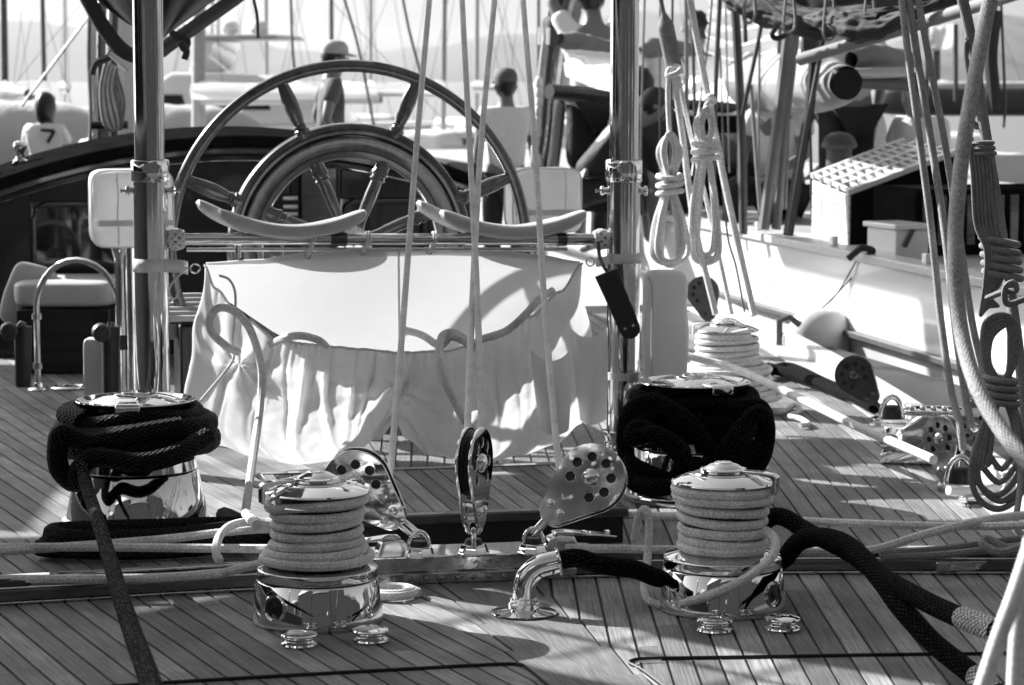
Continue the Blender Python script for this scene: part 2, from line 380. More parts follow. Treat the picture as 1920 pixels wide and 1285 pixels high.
sweep_b([(-.004,.0645),(.145,.0645),(.145,.070),(-.004,.070)], cover(.99,1.53)).build('top_plate', 'chrome', tv, bevel=.0015)
rv = MB().lathe([(.0062,0),(.0058,.0025),(.004,.0048),(0,.0055)], n=12).build('rivet', 'steel', tv)
for i in range(13):
    x = 1.02+i*.0395; o = rv if i == 0 else rv.copy()
    if i: COL.objects.link(o); o.parent = tv; o.matrix_parent_inverse = rv.matrix_parent_inverse
    o.matrix_basis = F3((x, by(x)-.0118, .0145), (0,-1,0))
ep = MB().box((2.50, by(2.5)-.005, .021), (.16,.012,.024)).build('end_plate', 'steel', tv, bevel=.002)
for dx in (-.04, .03): MB().lathe([(.008,0),(.0075,.002),(.003,.002),(.003,.0008),(0,.0008)], F3((2.5+dx, by(2.5)-.0112, .021), (0,-1,0)), 14).build('screw', 'chrome', ep)

# ------------------------------------------------------------------ raised planked hatch behind the traveller
HZ = .10
hA, hB, hC2 = G(492,880,HZ), G(1052,873,HZ), G(1168,950,HZ)
hx0, hx1, hy0, hy1 = hA.x, hC2.x, hC2.y, (hA.y+hB.y)/2
ht = thing('deck_hatch', ((hx0+hx1)/2, hy0, 0), 'raised teak-planked hatch in a varnished frame under the hanging canvas bag', 'hatch')
hb = MB(); t_ = .02
hb.box(((hx0+hx1)/2, hy0+t_/2, .036), (hx1-hx0, t_, .07)).box(((hx0+hx1)/2, hy1-t_/2, .036), (hx1-hx0, t_, .07)).box((hx0+t_/2, (hy0+hy1)/2, .036), (t_, hy1-hy0-2*t_, .07)).box((hx1-t_/2, (hy0+hy1)/2, .036), (t_, hy1-hy0-2*t_, .07))
hb.build('coaming', 'varnish_dark', ht, smooth=False)
for n_, (c, d) in {'f':(((hx0+hx1)/2, hy0+.012, .086), (hx1-hx0+.03, .045, .028)), 'b':(((hx0+hx1)/2, hy1-.012, .086), (hx1-hx0+.03, .045, .028)),
                   'l':((hx0+.005, (hy0+hy1)/2, .0855), (.04, hy1-hy0-.07, .027)), 'r':((hx1-.005, (hy0+hy1)/2, .0855), (.04, hy1-hy0-.07, .027))}.items():
    MB().box(c, d).build('frame_rail', 'varnish', ht, bevel=.006)
nb = 17; pw = (hx1-hx0-.05)/nb
MB().box(((hx0+hx1)/2, (hy0+hy1)/2, .088), (hx1-hx0-.052, hy1-hy0-.07, .008)).build('backing', 'caulk', ht, smooth=False)
for i in range(nb):
    a = hx0+.025+i*pw
    strip('plank', [a+.0025]*2, [a+pw-.0025]*2, [hy0+.036, hy1-.036], 'teak', ht, .0965, .004)

# ------------------------------------------------------------------ winches
def arc(cx, cz, r, a0, a1, n=5): return [(cx+r*cos(radians(a0+(a1-a0)*i/n)), cz+r*sin(radians(a0+(a1-a0)*i/n))) for i in range(n+1)]
def sheet_winch(loc, label, group, arm, buttons):
    t = thing('sheet_winch', loc, label, 'winch', group); M = T3(loc)
    MB().lathe([(0,.001),(.149,.001)]+arc(.149,.005,.003,-90,0)+[(.1505,.02),(.142,.098),(.1395,.101),(.134,.101),(0,.101)], M, 64).build('base', 'chrome', t)
    MB().lathe([(0,.1035),(.138,.1035)]+arc(.138,.1065,.003,-90,0)+[(.1395,.124)]+arc(.1365,.124,.004,0,80)+[(.098,.140),(.090,.146),(.090,.148),(0,.148)], M, 64).build('base_ring', 'chrome', t)
    MB().lathe([(.092,.146),(.086,.16),(.083,.20),(.084,.245),(.092,.262)], M, 48, caps=True).build('drum', 'steel', t)
    MB().lathe([(.06,.2625),(.088,.263),(.108,.273),(.1115,.276),(.110,.279),(.09,.279),(.07,.2785)], M, 56).build('lower_jaw', 'chrome', t)
    MB().lathe([(.07,.2995),(.108,.300),(.1205,.3015),(.1235,.304),(.122,.3075),(.085,.3225),(.07,.3235),(.068,.327),(.0,.327)], M, 56).build('upper_jaw', 'chrome', t)
    MB().lathe([(.055,.3275),(.056,.334),(.054,.3365),(.046,.3375),(.044,.3395),(.030,.347),(.022,.349),(.020,.3515),(.012,.3525),(0,.3525)], M, 40).build('cap', 'chrome', t)
    a = radians(arm); R_ = M @ Matrix.Rotation(a, 4, 'Z')
    MB().prism([(.03,.3285),(.03,.3365),(.10,.3345),(.129,.331),(.137,.325),(.137,.283),(.128,.281),(.127,.315),(.120,.322),(.09,.3275)], .028, R_).build('feeder_arm', 'chrome', t, bevel=.0025)
    for bt in buttons:
        b = radians(bt); nrm = V(cos(b), sin(b), .1); c = Vector(loc)+V(cos(b)*.1455, sin(b)*.1455, .052); F_ = F3(c, nrm)
        pk = MB().lathe([(.030,-.004),(.0315,.0035),(.029,.0052),(.026,.0035),(.0255,-.001),(0,-.001)], F_, 30).build('button_ring', 'chrome', t)
        MB().lathe([(.0252,-.0005),(.024,.0012),(.012,.0016),(.010,.004),(.006,.005),(0,.005)], F_, 24).build('button', 'black', pk)
    return t
FL, FR = G(596,1163), G(1354,1140)
def facing(loc): return math.degrees(atan2(-loc[1], -loc[0]))
wl = sheet_winch(FL, 'chrome self-tailing winch wound with pale rope, in front of the left mainsheet block', 'front sheet winches', facing(FL)-72, [facing(FL)-42])
wr = sheet_winch(FR, 'chrome self-tailing winch wound with pale rope, beside the bent chrome pipe', 'front sheet winches', facing(FR)+68, [facing(FR)+55])
W5 = G(1362,768)
w5 = sheet_winch(W5, 'distant chrome winch wound with pale rope beside the white neighbouring hull', None, facing(W5)-100, [])

def helix(c, prof, turns, a0, n=28, sgn=1):             # prof: list of (radius, z) sampled over the turns
    out = []; N = int(turns*n)
    for i in range(N+1):
        f = i/N*(len(prof)-1); j = min(len(prof)-2, int(f)); g = f-j; g = g*g*(3-2*g)
        r = prof[j][0]*(1-g)+prof[j+1][0]*g; z = prof[j][1]*(1-g)+prof[j+1][1]*g
        a = radians(a0)+sgn*2*pi*i/n; r += .0028*noise.noise(V(a*.9, c[0]*7, .3)); z += .0022*noise.noise(V(a*1.1, c[1]*5, 4.)); out.append(V(c[0]+r*cos(a), c[1]+r*sin(a), c[2]+z))
    return out
RS = .0112
# rope on the front winch at left: wraps from the bottom up, into the jaws, and away to the canvas bag
fl = facing(FL)
hx = helix(FL, [(.124,.145),(.126,.150),(.117,.163),(.107,.176),(.100,.190),(.098,.207),(.098,.226),(.099,.243),(.102,.256),(.112,.272)], 6.6, fl+95)
jaw = helix(FL, [(.116,.284),(.112,.2895),(.112,.2895)], .80, fl+95+6.6*360)
pre = [G(-40,1086,.05), G(120,1086,.052), G(300,1083,.055), G(420,1074,.06)]
one_path = cr(pre, 10)+hx[6:]+jaw[4:]
tail = [P(482,985,5.9), P(463,965,6.3), P(462,950,6.9), P(476,850,7.3), P(488,760,7.55), P(490,690,7.6), P(470,620,7.55), P(440,585,7.5), P(410,578,7.5), P(393,598,7.5), P(398,625,7.5), P(425,650,7.52), P(446,660,7.6)]
o = MB().tube(one_path, RS, 9).build('winch_rope', 'rope_light'); tag(o, 'pale rope wound on the front winch beside the left mainsheet block', 'rope', 'ropes wound on the winches')
rope('sheet_tail', tail, .0125, 'rope_light', 'speckled pale rope looping up over the left side of the canvas bag', n=9)
hx = helix(FR, [(.100,.150),(.099,.155),(.098,.173),(.098,.192),(.098,.212),(.099,.232),(.104,.250),(.112,.270),(.114,.288),(.112,.2895)], 6.75, facing(FR)+70, sgn=-1)
ax = FR+RT*.13
pre = [P(1990,1000,6.3), P(1800,1012,6.05), P(1600,1040,5.95), P(1520,1033,5.93)]
o = MB().tube(hx, RS, 9).build('winch_rope', 'rope_light'); tag(o, 'pale rope wound on the front winch beside the bent chrome pipe', 'rope', 'ropes wound on the winches')
lp = [P(1436,995,5.80), P(1452,1010,5.74), P(1450,1040,5.70), P(1420,1070,5.68), P(1370,1100,5.69), P(1300,1126,5.74), P(1240,1134,5.86), P(1216,1125,5.95), P(1208,1100,6.02), P(1214,1050,6.1), P(1217,985,6.12), P(1211,956,6.12), P(1198,968,6.14), P(1190,1010,6.2)]
rope('hanging_bight', lp, RS*.95, 'rope_light', 'pale rope hanging in a wide loop in front of the front winch beside the pipe', n=9)
hx = helix(W5, [(.15,.145),(.165,.155),(.15,.165),(.125,.18),(.118,.195),(.115,.21),(.112,.23),(.115,.25),(.112,.272),(.112,.2895)], 8, facing(W5)+50)
o = MB().tube(hx, RS, 8).build('winch_rope', 'rope_light'); tag(o, 'pale rope wound untidily on the distant winch by the white hull', 'rope', 'ropes wound on the winches')
for k in range(4):
    a = facing(W5)
    q = helix(W5, [(.14+.02*k,.13-.022*k),(.20+.014*k,.112-.018*k),(.15,.14-.022*k)], .62, a-105+k*9)
    o = MB().tube(q, RS, 8).build('slack_turn', 'rope_light'); tag(o, 'slack turn of pale rope sagging off the distant winch, %s' % ['topmost','second from top','third from top','lowest'][k], 'rope', 'slack turns on the distant winch')

def mooring_winch(loc, label, group, arm):
    t = thing('mooring_winch', loc, label, 'winch', group); M = T3(loc)
    MB().lathe([(0,.001),(.209,.001)]+arc(.209,.006,.004,-90,0)+[(.212,.016),(.205,.020),(.201,.022)], M, 72).build('foot_flange', 'chrome', t)
    MB().lathe([(.200,.022),(.174,.150),(.171,.153),(.16,.153)], M, 72, caps=False).build('skirt', 'chrome_streaked', t)
    MB().lathe([(.16,.1565),(.170,.1565),(.1715,.159),(.166,.184),(.162,.187),(.13,.192),(.122,.20)], M, 72, caps=False).build('upper_band', 'chrome_streaked', t)
    MB().lathe([(.125,.198),(.117,.23),(.114,.27),(.118,.31),(.128,.322)], M, 48).build('drum', 'steel', t)
    MB().lathe([(.10,.322),(.13,.325),(.156,.341),(.166,.349)], M, 64, caps=False).build('lower_jaw', 'black', t)
    MB().lathe([(.1662,.3492),(.1685,.3515),(.167,.354),(.162,.3535),(.148,.345),(.12,.343),(0,.342)], M, 64, caps=False).build('rim', 'chrome', t)
    MB().lathe([(.13,.344),(.128,.350),(.09,.3625),(.06,.366),(.058,.3695),(.04,.371),(.038,.374),(.02,.376),(0,.376)], M, 56).build('cap', 'chrome', t)
    R_ = M @ Matrix.Rotation(radians(arm), 4, 'Z')
    MB().prism([(.08,.360),(.125,.357),(.160,.358),(.172,.352),(.170,.328),(.135,.326),(.130,.346),(.085,.352)], .07, R_).build('feeder_arm', 'chrome', t, bevel=.004)
    return t
BL, BR = G(258,980), G(1300,933)
mooring_winch(BL, 'large chrome winch heaped with black mooring rope, at the left of the deck', 'large mooring winches', facing(BL)-8)
mooring_winch(BR, 'large chrome winch heaped with black mooring rope, behind the right-hand front winch', 'large mooring winches', facing(BR)+30)
RB = .0255
fb = facing(BL); RBL = .0285
# heap on the left: three slack layers round the drum, wobbling
def heap(c, base, spec, seed, sgn=1, n=22):
    rr = random.Random(seed); out = []
    ph = [rr.uniform(0, 6.28) for _ in range(6)]
    for (t0, t1, r0, r1, z0, z1) in spec:
        N = max(4, int(abs(t1-t0)*n))
        for i in range(N):
            f = i/N; a = radians(base)+sgn*2*pi*(t0+(t1-t0)*f); r = r0+(r1-r0)*f; z = z0+(z1-z0)*f
            r += .008*sin(2*a+ph[0])+.005*sin(3.3*a+ph[1]); z += .006*sin(1.7*a+ph[2])+.005*sin(2.9*a+ph[3])
            out.append(V(c[0]+r*cos(a), c[1]+r*sin(a), c[2]+z))
    return out
h1 = heap(BL, fb, [(0,1,.150,.165,.215,.232),(1,2,.175,.182,.245,.262),(2,3,.170,.178,.282,.295),(3,3.9,.165,.17,.312,.320)], 1)
h2 = heap(BL, fb+200, [(0,1,.205,.215,.225,.250),(1,1.9,.212,.208,.270,.290),(1.9,2.4,.205,.185,.305,.310)], 2)
e1 = [P(205,870,6.84), P(150,862,6.82), P(118,888,6.82), P(112,840,6.84), P(150,806,6.83)]
o = MB().tube(cr(h1[::2], 2)+[], RBL, 12).build('mooring_rope', 'rope_black'); tag(o, 'black mooring rope packed round the drum of the left large winch', 'rope', 'black ropes on the large winches')
o = MB().tube(cr(h2[::2], 2), RBL, 12).build('mooring_rope', 'rope_black'); tag(o, 'outer turns of black rope bulging round the left large winch', 'rope', 'black ropes on the large winches')
rope('mooring_rope', [P(340,800,6.85),P(250,815,6.80),P(170,830,6.78),P(118,812,6.79),P(108,838,6.78),P(112,880,6.78),P(140,905,6.77),P(150,880,6.74),P(180,858,6.73),P(260,868,6.72),P(330,852,6.76),P(388,820,6.86)], RBL, 'rope_black', 'black rope folded in a loose loop at the front of the left large winch', n=10)
rope('mooring_line', [P(152,870,6.72),P(160,905,6.60),P(178,960,6.2),P(200,1030,5.6),P(222,1105,4.95),P(246,1180,4.45),P(270,1245,4.05),P(292,1310,3.75)], [.017+.0015*min(1,i/56) for i in range(57)], 'rope_worn_line', 'worn dark mooring line running from the left large winch towards the viewer', n=12)
# heap on the right
rh = random.Random(5)
q = heap(BR, facing(BR), [(0,1,.15,.16,.16,.19),(1,2,.17,.185,.205,.235),(2,3,.17,.185,.25,.275),(3,3.9,.16,.18,.30,.315)], 11)
o = MB().tube(cr(q[::2], 2), RB, 10).build('mooring_rope', 'rope_dull'); tag(o, 'black rope packed round the drum of the right large winch', 'rope', 'black ropes on the large winches')
rope('mooring_rope', PP([(1370,770,7.3),(1420,762,7.28),(1436,790,7.27),(1425,835,7.26),(1380,870,7.24),(1330,840,7.2),(1300,800,7.2),(1270,775,7.22),(1220,752,7.24),(1180,775,7.24),(1172,830,7.25),(1185,880,7.25),(1240,905,7.22),(1300,885,7.2),(1350,850,7.18),(1400,790,7.2),(1425,775,7.22),(1438,800,7.25),(1432,850,7.26),(1410,890,7.26)]), RB, 'rope_dull', 'black rope knotted in big loops across the front of the right large winch', n=10)
rope('mooring_rope', PP([(1410,885,7.3),(1350,900,7.2),(1290,870,7.15),(1250,830,7.15),(1200,800,7.17),(1185,820,7.16),(1230,815,7.13),(1280,850,7.1),(1260,900,7.12),(1200,880,7.16),(1180,870,7.18),(1190,905,7.12),(1240,915,7.06),(1310,900,7.04),(1370,880,7.1)]), RB, 'rope_dull', 'black rope sagging in slack turns down the foot of the right large winch', n=10)

# coil of black rope on the deck at the foot of the left winch, with its end led away behind
cc = G(250,1040)
q = []
for i in range(220):
    a = 2*pi*i/44; lay = i/220
    q.append(V(cc.x+.05+(.245-.03*lay+.008*sin(3*a+i*.13))*cos(a)*1.22, cc.y+(.10-.012*lay)*sin(a)*1.05, .022+.045*lay+.004*sin(2.3*a)))
o = MB().tube(q, .0215, 9).build('coiled_rope', 'rope_black_worn'); tag(o, 'flat coil of black rope lying on deck in front of the left large winch', 'rope')
rope('deck_rope', GP([(300,1010),(380,1000),(430,985),(420,965),(470,985),(560,1000),(650,990)], .03), .022, 'rope_black', 'black rope trailing across the deck between the left winches', n=9)

# ------------------------------------------------------------------ bent chrome pipe with the black hose rope leaving it
EL = G(982,1151)
el = thing('bent_pipe', EL, 'bent chrome pipe on an oval deck flange between the two front winches', 'pipe')
MB().lathe([(0,.001),(.074,.001),(.0775,.003),(.077,.0055),(.070,.008),(.040,.012),(.037,.0135),(.037,.026),(.034,.029),(.033,.0295),(.033,.036),(.031,.038),(.028,.0385)], T3(EL), 56).build('flange', 'chrome', el)
d_ = (RT*.98+HF*.12).normalized()
ctr = EL+V(0,0,.055); Rb = .062; pth = [EL+V(0,0,.03), EL+V(0,0,.045)]
for i in range(13):
    a = radians(82*i/12); pth.append(ctr+d_*(Rb*(1-cos(a)))+V(0,0,Rb*sin(a)))
dir_ = (pth[-1]-pth[-2]).normalized(); pth += [pth[-1]+dir_*.012, pth[-1]+dir_*.030]
MB().tube(pth, [.0275]*(len(pth)), 28).build('elbow', 'chrome', el)
E1 = pth[-1]
MB().lathe([(.022,-.004),(.0325,-.004),(.0345,-.001),(.0325,.003),(.022,.003)], F3(E1, dir_), 32, caps=False).build('end_bead', 'chrome', el)
rope('hose_rope', [E1-dir_*.02, E1+dir_*.04, P(1130,1060,5.86), P(1190,1068,5.90), P(1240,1085,5.98), P(1300,1080,6.02), P(1400,1010,6.1), P(1455,968,6.15), P(1520,1000,6.05), P(1590,1035,5.85), P(1660,1085,5.55), P(1730,1125,5.3), P(1800,1158,5.1), P(1870,1185,4.95), P(1960,1225,4.75)], .0225, 'rope_dull', 'thick black rope from the bent pipe passing behind the winch and out to the right', n=12)
rope('mooring_line', [P(1440,1062,6.1), P(1470,1048,6.05), P(1500,1015,5.98), P(1550,1008,5.9), P(1600,1030,5.75), P(1650,1085,5.55), P(1690,1140,5.4), P(1750,1205,5.25), P(1820,1262,5.1), P(1900,1330,4.95)], .0235, 'rope_dull', 'thick black mooring line arching over the traveller at the lower right', n=12)
for pa, pb, lab in ((P(1803,1158,5.085), P(1868,1183,4.955), 'upper'), (P(1828,1266,5.075), P(1870,1300,5.0), 'lower')):
    o = MB().tube([pa+(pb-pa)*i/6 for i in range(7)], [.0235]+[.0245]*5+[.0235], 14).build('chafe_sleeve', 'rope_chafe')
    tag(o, 'pale speckled chafe sleeve on the %s black mooring line at the right edge' % lab, 'sleeve', 'chafe sleeves on the mooring lines')

# ------------------------------------------------------------------ little chrome foot switches on deck
def foot_switch(loc, label):
    t = thing('foot_switch', loc, label, 'switch', 'deck foot switches'); M = T3(loc)
    MB().lathe([(0,.001),(.040,.001),(.0415,.004),(.040,.0075),(.033,.011),(.031,.014)], M, 40).build('base', 'chrome', t)
    MB().lathe([(.031,.014),(.033,.018),(.0405,.0225),(.0415,.0255),(.040,.0285),(.030,.0315),(.016,.032),(.015,.0305),(0,.0305)], M, 40).build('rim', 'chrome', t)
for (x, y), lb in (((561,1211),'chrome foot switch at the left of the left front winch foot'), ((695,1203),'chrome foot switch at the right of the left front winch foot'),
                   ((1340,1184),'chrome foot switch in front of the right front winch'), ((1467,1181),'rightmost chrome foot switch, beside the right front winch')):
    foot_switch(G(x, y), lb)

# ------------------------------------------------------------------ blocks, pad eyes, rope clutches on the traveller
def plate(name, out, holes, th, M, mat, parent, bev=.0012):
    cu = bpy.data.curves.new(name, 'CURVE'); cu.dimensions = '2D'; cu.fill_mode = 'BOTH'; cu.extrude = th/2; cu.bevel_depth = bev; cu.bevel_resolution = 1
    for ring in [out]+holes:
        s = cu.splines.new('POLY'); s.points.add(len(ring)-1); s.use_cyclic_u = True
        for p, (x, y) in zip(s.points, ring): p.co = (x, y, 0, 1)
    tmp = bpy.data.objects.new(name, cu); COL.objects.link(tmp)
    dg = bpy.context.evaluated_depsgraph_get(); me = bpy.data.meshes.new_from_object(tmp.evaluated_get(dg))
    bpy.data.objects.remove(tmp); me.transform(M)
    o = bpy.data.objects.new(name, me); COL.objects.link(o); me.materials.clear(); me.materials.append(MT[mat])
    me.polygons.foreach_set('use_smooth', [True]*len(me.polygons)); me.set_sharp_from_angle(angle=radians(30))
    if parent: o.parent = parent; o.matrix_parent_inverse = parent.matrix_basis.inverted()
    return o
def circ(cx, cy, r, n=22): return [(cx+r*cos(2*pi*i/n), cy+r*sin(2*pi*i/n)) for i in range(n)]
def block(name, c, tail, axis, s, label, group, mat='chrome', nh=8, tailL=.125, rt=.038, sheavem='black'):
    """cheeked sheet block: c sheave centre, tail unit vector towards the shackle, axis the pin direction towards the viewer"""
    z = Vector(axis).normalized(); x = Vector(tail); x = (x-z*x.dot(z)).normalized(); M = F3(c, z, x) @ Matrix.Scale(s, 4)
    t = thing(name, c, label, 'block', group)
    R_, L = .088, tailL; al = math.acos((R_-rt)/L)
    out = [(R_*cos(a), R_*sin(a)) for a in [al+(2*pi-2*al)*i/36 for i in range(37)]]+[(L+rt*cos(a), rt*sin(a)) for a in [-al+2*al*i/12 for i in range(13)]]
    hs = [circ(.053*cos(a), .053*sin(a), .0135) for a in [2*pi*(i)/nh for i in range(1, nh)]]
    th = .006
    for sg in (1, -1):
        Mz = M @ T3((0,0,sg*.017)); plate('cheek', out, hs, th, Mz, mat, t)
        if sg > 0:
            MB().lathe([(.0235,.003),(.0235,.007),(.0215,.010),(.014,.015),(.006,.017),(0,.0172)], Mz, 28).build('pin_cap', mat, t)
            for by_ in (-.018, .018):
                MB().lathe([(.0125,.003),(.0125,.006),(.010,.0095),(.004,.0115),(0,.012)], Mz @ T3((L-.004, by_, 0)), 20).build('bolt', mat, t)
        else:
            MB().lathe([(.0215,-.003),(.0215,-.008),(.014,-.012),(0,-.013)], Mz, 24).build('pin_cap', mat, t)
    MB().lathe([(.012,-.0125),(.080,-.0125),(.083,-.010),(.0715,-.001),(.0715,.001),(.083,.010),(.080,.0125),(.012,.0125)], M, 44, caps=False).build('sheave', sheavem, t)
    MB().box((L, 0, 0), (.036, .05, .0265), M).build('spacer', mat, t, bevel=.003)
    return t, M @ Vector((L+rt, 0, 0))
def link(t, a, b, wd, r, mat='chrome', up=None, n=10, name='link'):
    """one closed chain-like link between a and b"""
    a, b = Vector(a), Vector(b); d = b-a; L = d.length; d.normalize(); up = Vector(up); u = (up-d*up.dot(d)).normalized(); ctr = (a+b)/2
    pts = []; h = max(0, L/2-wd)
    for i in range(20):
        an = 2*pi*i/20; px_ = wd*cos(an); py_ = wd*sin(an)+(h if sin(an) >= 0 else -h); pts.append(ctr+u*px_+d*py_)
    return MB().tube(pts, r, n, closed=True).build(name, mat, t)
def pad_eye(c, label, loopdir):
    t = thing('pad_eye', c, label, 'pad eye', 'pad eyes on the traveller'); M = T3(c)
    MB().lathe([(0,.0005),(.040,.0005),(.0415,.004),(.0385,.008),(.033,.024),(.030,.027),(.0,.027)], M, 8).build('base', 'chrome', t, ang=20, bevel=.0015)
    MB().lathe([(.022,.0272),(.0225,.032),(.019,.040),(0,.040)], M, 24).build('bush', 'black', t)
    l = Vector(loopdir).normalized(); ps = [Vector(c)+l*(.024*cos(pi*i/12))+V(0,0,.026+.036*sin(pi*i/12)) for i in range(13)]
    MB().tube(ps, .0068, 12).build('eye', 'chrome', t)
    return Vector(c)+V(0,0,.062)
ZT = .0705
def onTop(x, y): return G(x, y, ZT)
pe1, pe2, pe3 = onTop(786,1044), onTop(888,1040), onTop(1000,1038)
lr = RT
top1 = pad_eye(pe1, 'leftmost of the three chrome pad eyes on the traveller', lr)
top2 = pad_eye(pe2, 'middle chrome pad eye on the traveller, holding the edge-on block', HF)
top3 = pad_eye(pe3, 'rightmost of the three chrome pad eyes on the traveller', lr)
DB = dep(pe2)
cB1 = P(670,903,DB+.03); a1 = (P(737,968,DB)-P(670,903,DB)).normalized()
b1, t1 = block('sheet_block', cB1, a1, -HF-RT*.12-V(0,0,.14), .95, 'dark-reflecting chrome mainsheet block leaning left over the left winch', 'mainsheet blocks', 'chrome')
link(b1, t1-a1*.022, top1-V(0,0,.012), .015, .0058, up=HF+V(0,0,.3), name='shackle')
cB3 = P(1110,898,DB); a3 = (P(1042,961,DB)-P(1110,898,DB)).normalized()
b3, t3 = block('sheet_block', cB3, a3, -HF-RT*.20+V(0,0,.36), .97, 'bright chrome mainsheet block leaning right, showing seven round holes', 'mainsheet blocks', 'chrome_wavy')
link(b3, t3-a3*.022, top3-V(0,0,.012), .015, .0058, up=HF+V(0,0,.4), name='shackle')
cB2 = P(889,868,DB); 
b2, t2 = block('sheet_block', cB2, V(0,0,-1), RT*.95-HF*.30, 1.0, 'chrome mainsheet block standing upright and seen edge-on at the centre', 'mainsheet blocks', 'chrome')
link(b2, t2+V(0,0,.020), top2-V(0,0,.010), .017, .0062, up=RT, name='shackle')
def clutch(c, sgn, label):
    t = thing('rope_clutch', c, label, 'clutch', 'rope clutches on the traveller')
    M = F3(c, (0,0,1), V(1,0,0)*sgn)
    MB().prism([(-.055,.001),(.07,.001),(.07,.012),(.03,.016),(.02,.040),(-.02,.044),(-.045,.034)], .052, M).build('housing', 'chrome', t, bevel=.003)
    MB().prism([(-.03,.0445),(.02,.0425),(.09,.037),(.13,.032),(.132,.036),(.09,.042),(.0,.052),(-.028,.051)], .044, M).build('lever', 'chrome', t, bevel=.002)
    for x in (.05, .11): MB().lathe([(.0085,.0),(.0085,.006),(.006,.0085),(0,.0085)], M @ T3((x,0,.042-.03*(x-.05)-.001)), 6).build('nut', 'chrome', t, ang=20)
clutch(V(pe3.x+.085, pe3.y+.02, ZT), 1, 'chrome rope clutch with two nuts at the right of the pad eyes')
clutch(V(pe1.x-.075, pe1.y+.02, ZT), -1, 'chrome rope clutch at the left of the pad eyes, half behind the winch')
# ================================================================== gallows: two chrome posts, cross bar, curved wooden chocks
DL, DR = 7.95, 8.28
def dbar(px): return DL+(px-280)/(1170-280)*(DR-DL)
def post(px, d, label, base_y):
    top = P(px, 300, d); x, y = top.x, top.y
    t = thing('gallows_post', (x, y, 0), label, 'post', 'chrome gallows posts'); M = T3((x, y, 0))
    zc0, zc1 = P(px,341,d).z, P(px,300,d).z
    MB().lathe([(.0475,zc1+.001),(.0475,2.02),(.0,2.02)], M, 40, caps=False).build('upper_tube', 'chrome_streaked', t)
    MB().lathe([(.054,zc0),(.059,zc0+.0005),(.0605,zc0+.004),(.0605,zc1-.004),(.058,zc1),(.0476,zc1)], M, 40, caps=False).build('collar', 'chrome', t)
    MB().lathe([(.0545,.03),(.0545,zc0+.001),(.05,zc0+.001)], M, 40, caps=False).build('lower_tube', 'chrome_streaked', t)
    MB().lathe([(0,.001),(.10,.001),(.102,.006),(.098,.012),(.066,.018),(.062,.03),(.062,.05),(.0548,.052)], M, 40).build('foot', 'chrome', t)
    zb = P(px,358,d).z
    for sg in (-1, 1):
        F_ = F3(V(x,y,zb)+RT*sg*.054, RT*sg)
        b = MB().lathe([(.011,0),(.011,.012),(.016,.013),(.016,.021),(.013,.024),(0,.024)], F_, 12).build('bolt', 'chrome', t)
        MB().lathe([(.004,.024),(.004,.034),(.0065,.035),(.0065,.040),(0,.041)], F_, 10).build('bolt_end', 'steel', b)
    return V(x, y, 0)
PL = post(281, DL, 'left chrome gallows post with collar, behind the left large winch', 740)
PR = post(1170, DR, 'right chrome gallows post with collar, beside the tall grey cover', 880)
rg = thing('post_sleeve', (PR.x, PR.y, .2), 'chrome sleeve clamped low on the right gallows post', 'sleeve')
zz = P(1170,840,DR).z
MB().lathe([(.0555,.002),(.066,.002),(.066,zz-.01),(.073,zz-.008),(.073,zz+.004),(.0555,zz+.006)], T3((PR.x,PR.y,.054)), 40, caps=False).build('tube', 'chrome_streaked', rg)
zz = P(1170,704,DR).z
MB().lathe([(.0555,zz-.012),(.060,zz-.012),(.060,zz+.012),(.0555,zz+.012)], T3((PR.x,PR.y,0)), 40, caps=False).build('tape_band', 'canvas_thick', rg)
MB().box((0,0,0), (.035,.02,.034), T3(V(PR.x,PR.y,zz)+RT*.03-HF*.062)).build('buckle', 'steel', rg, bevel=.003)
zbar = P(300,448,DL).z
A_, B_ = V(PL.x,PL.y,P(281,449,DL).z), V(PR.x,PR.y,P(1170,449,DR).z)
dirb = (B_-A_).normalized(); perp = V(0,0,1).cross(dirb).normalized()     # perp points forward
if perp.y < 0: perp = -perp
bar = thing('gallows_bar', (A_+B_)/2-V(0,0,.02), 'chrome cross bar between the gallows posts above the canvas bag', 'bar')
Lb = (B_-A_).length
def bp(px): return A_+(B_-A_)*((px-281)/(1170-281))
MB().tube([A_+dirb*.05, B_-dirb*.05], .0195, 20).build('tube', 'chrome_streaked', bar)
MB().tube([bp(345)-V(0,0,.033), bp(1060)-V(0,0,.033)], .007, 10).build('jackline_rod', 'chrome', bar)
for a, b, m in ((430,446,'chrome'),(610,640,'dark_steel'),(862,874,'chrome'),(1040,1058,'dark_steel')):
    MB().tube([bp(a), bp(b)], .0225, 20).build('clamp_sleeve', m, bar)
for x in (439, 520, 1000): MB().tube([bp(x)-V(0,0,.015), bp(x)-V(0,0,.06)], .011 if x == 439 else .005, 12).build('hanger', 'chrome', bar)
def turks_head(c, ax, label):
    m = MB(); pts = []
    x = V(0,0,1); y = ax.cross(x)
    for i in range(240):
        a = 2*pi*5*i/240; s = .022*sin(a*8/5); r = .027+.0035*cos(a*16/5)
        pts.append(c+ax*s+(x*cos(a)+y*sin(a))*r)
    o = m.tube(pts, .0052, 7, closed=True).build('turks_head_knot', 'rope_white'); tag(o, label, 'knot', 'knots on the gallows bar')
turks_head(bp(327), dirb, 'pale braided knot on the bar against the left gallows post')
turks_head(bp(1126), dirb, 'pale braided knot on the bar against the right gallows post')
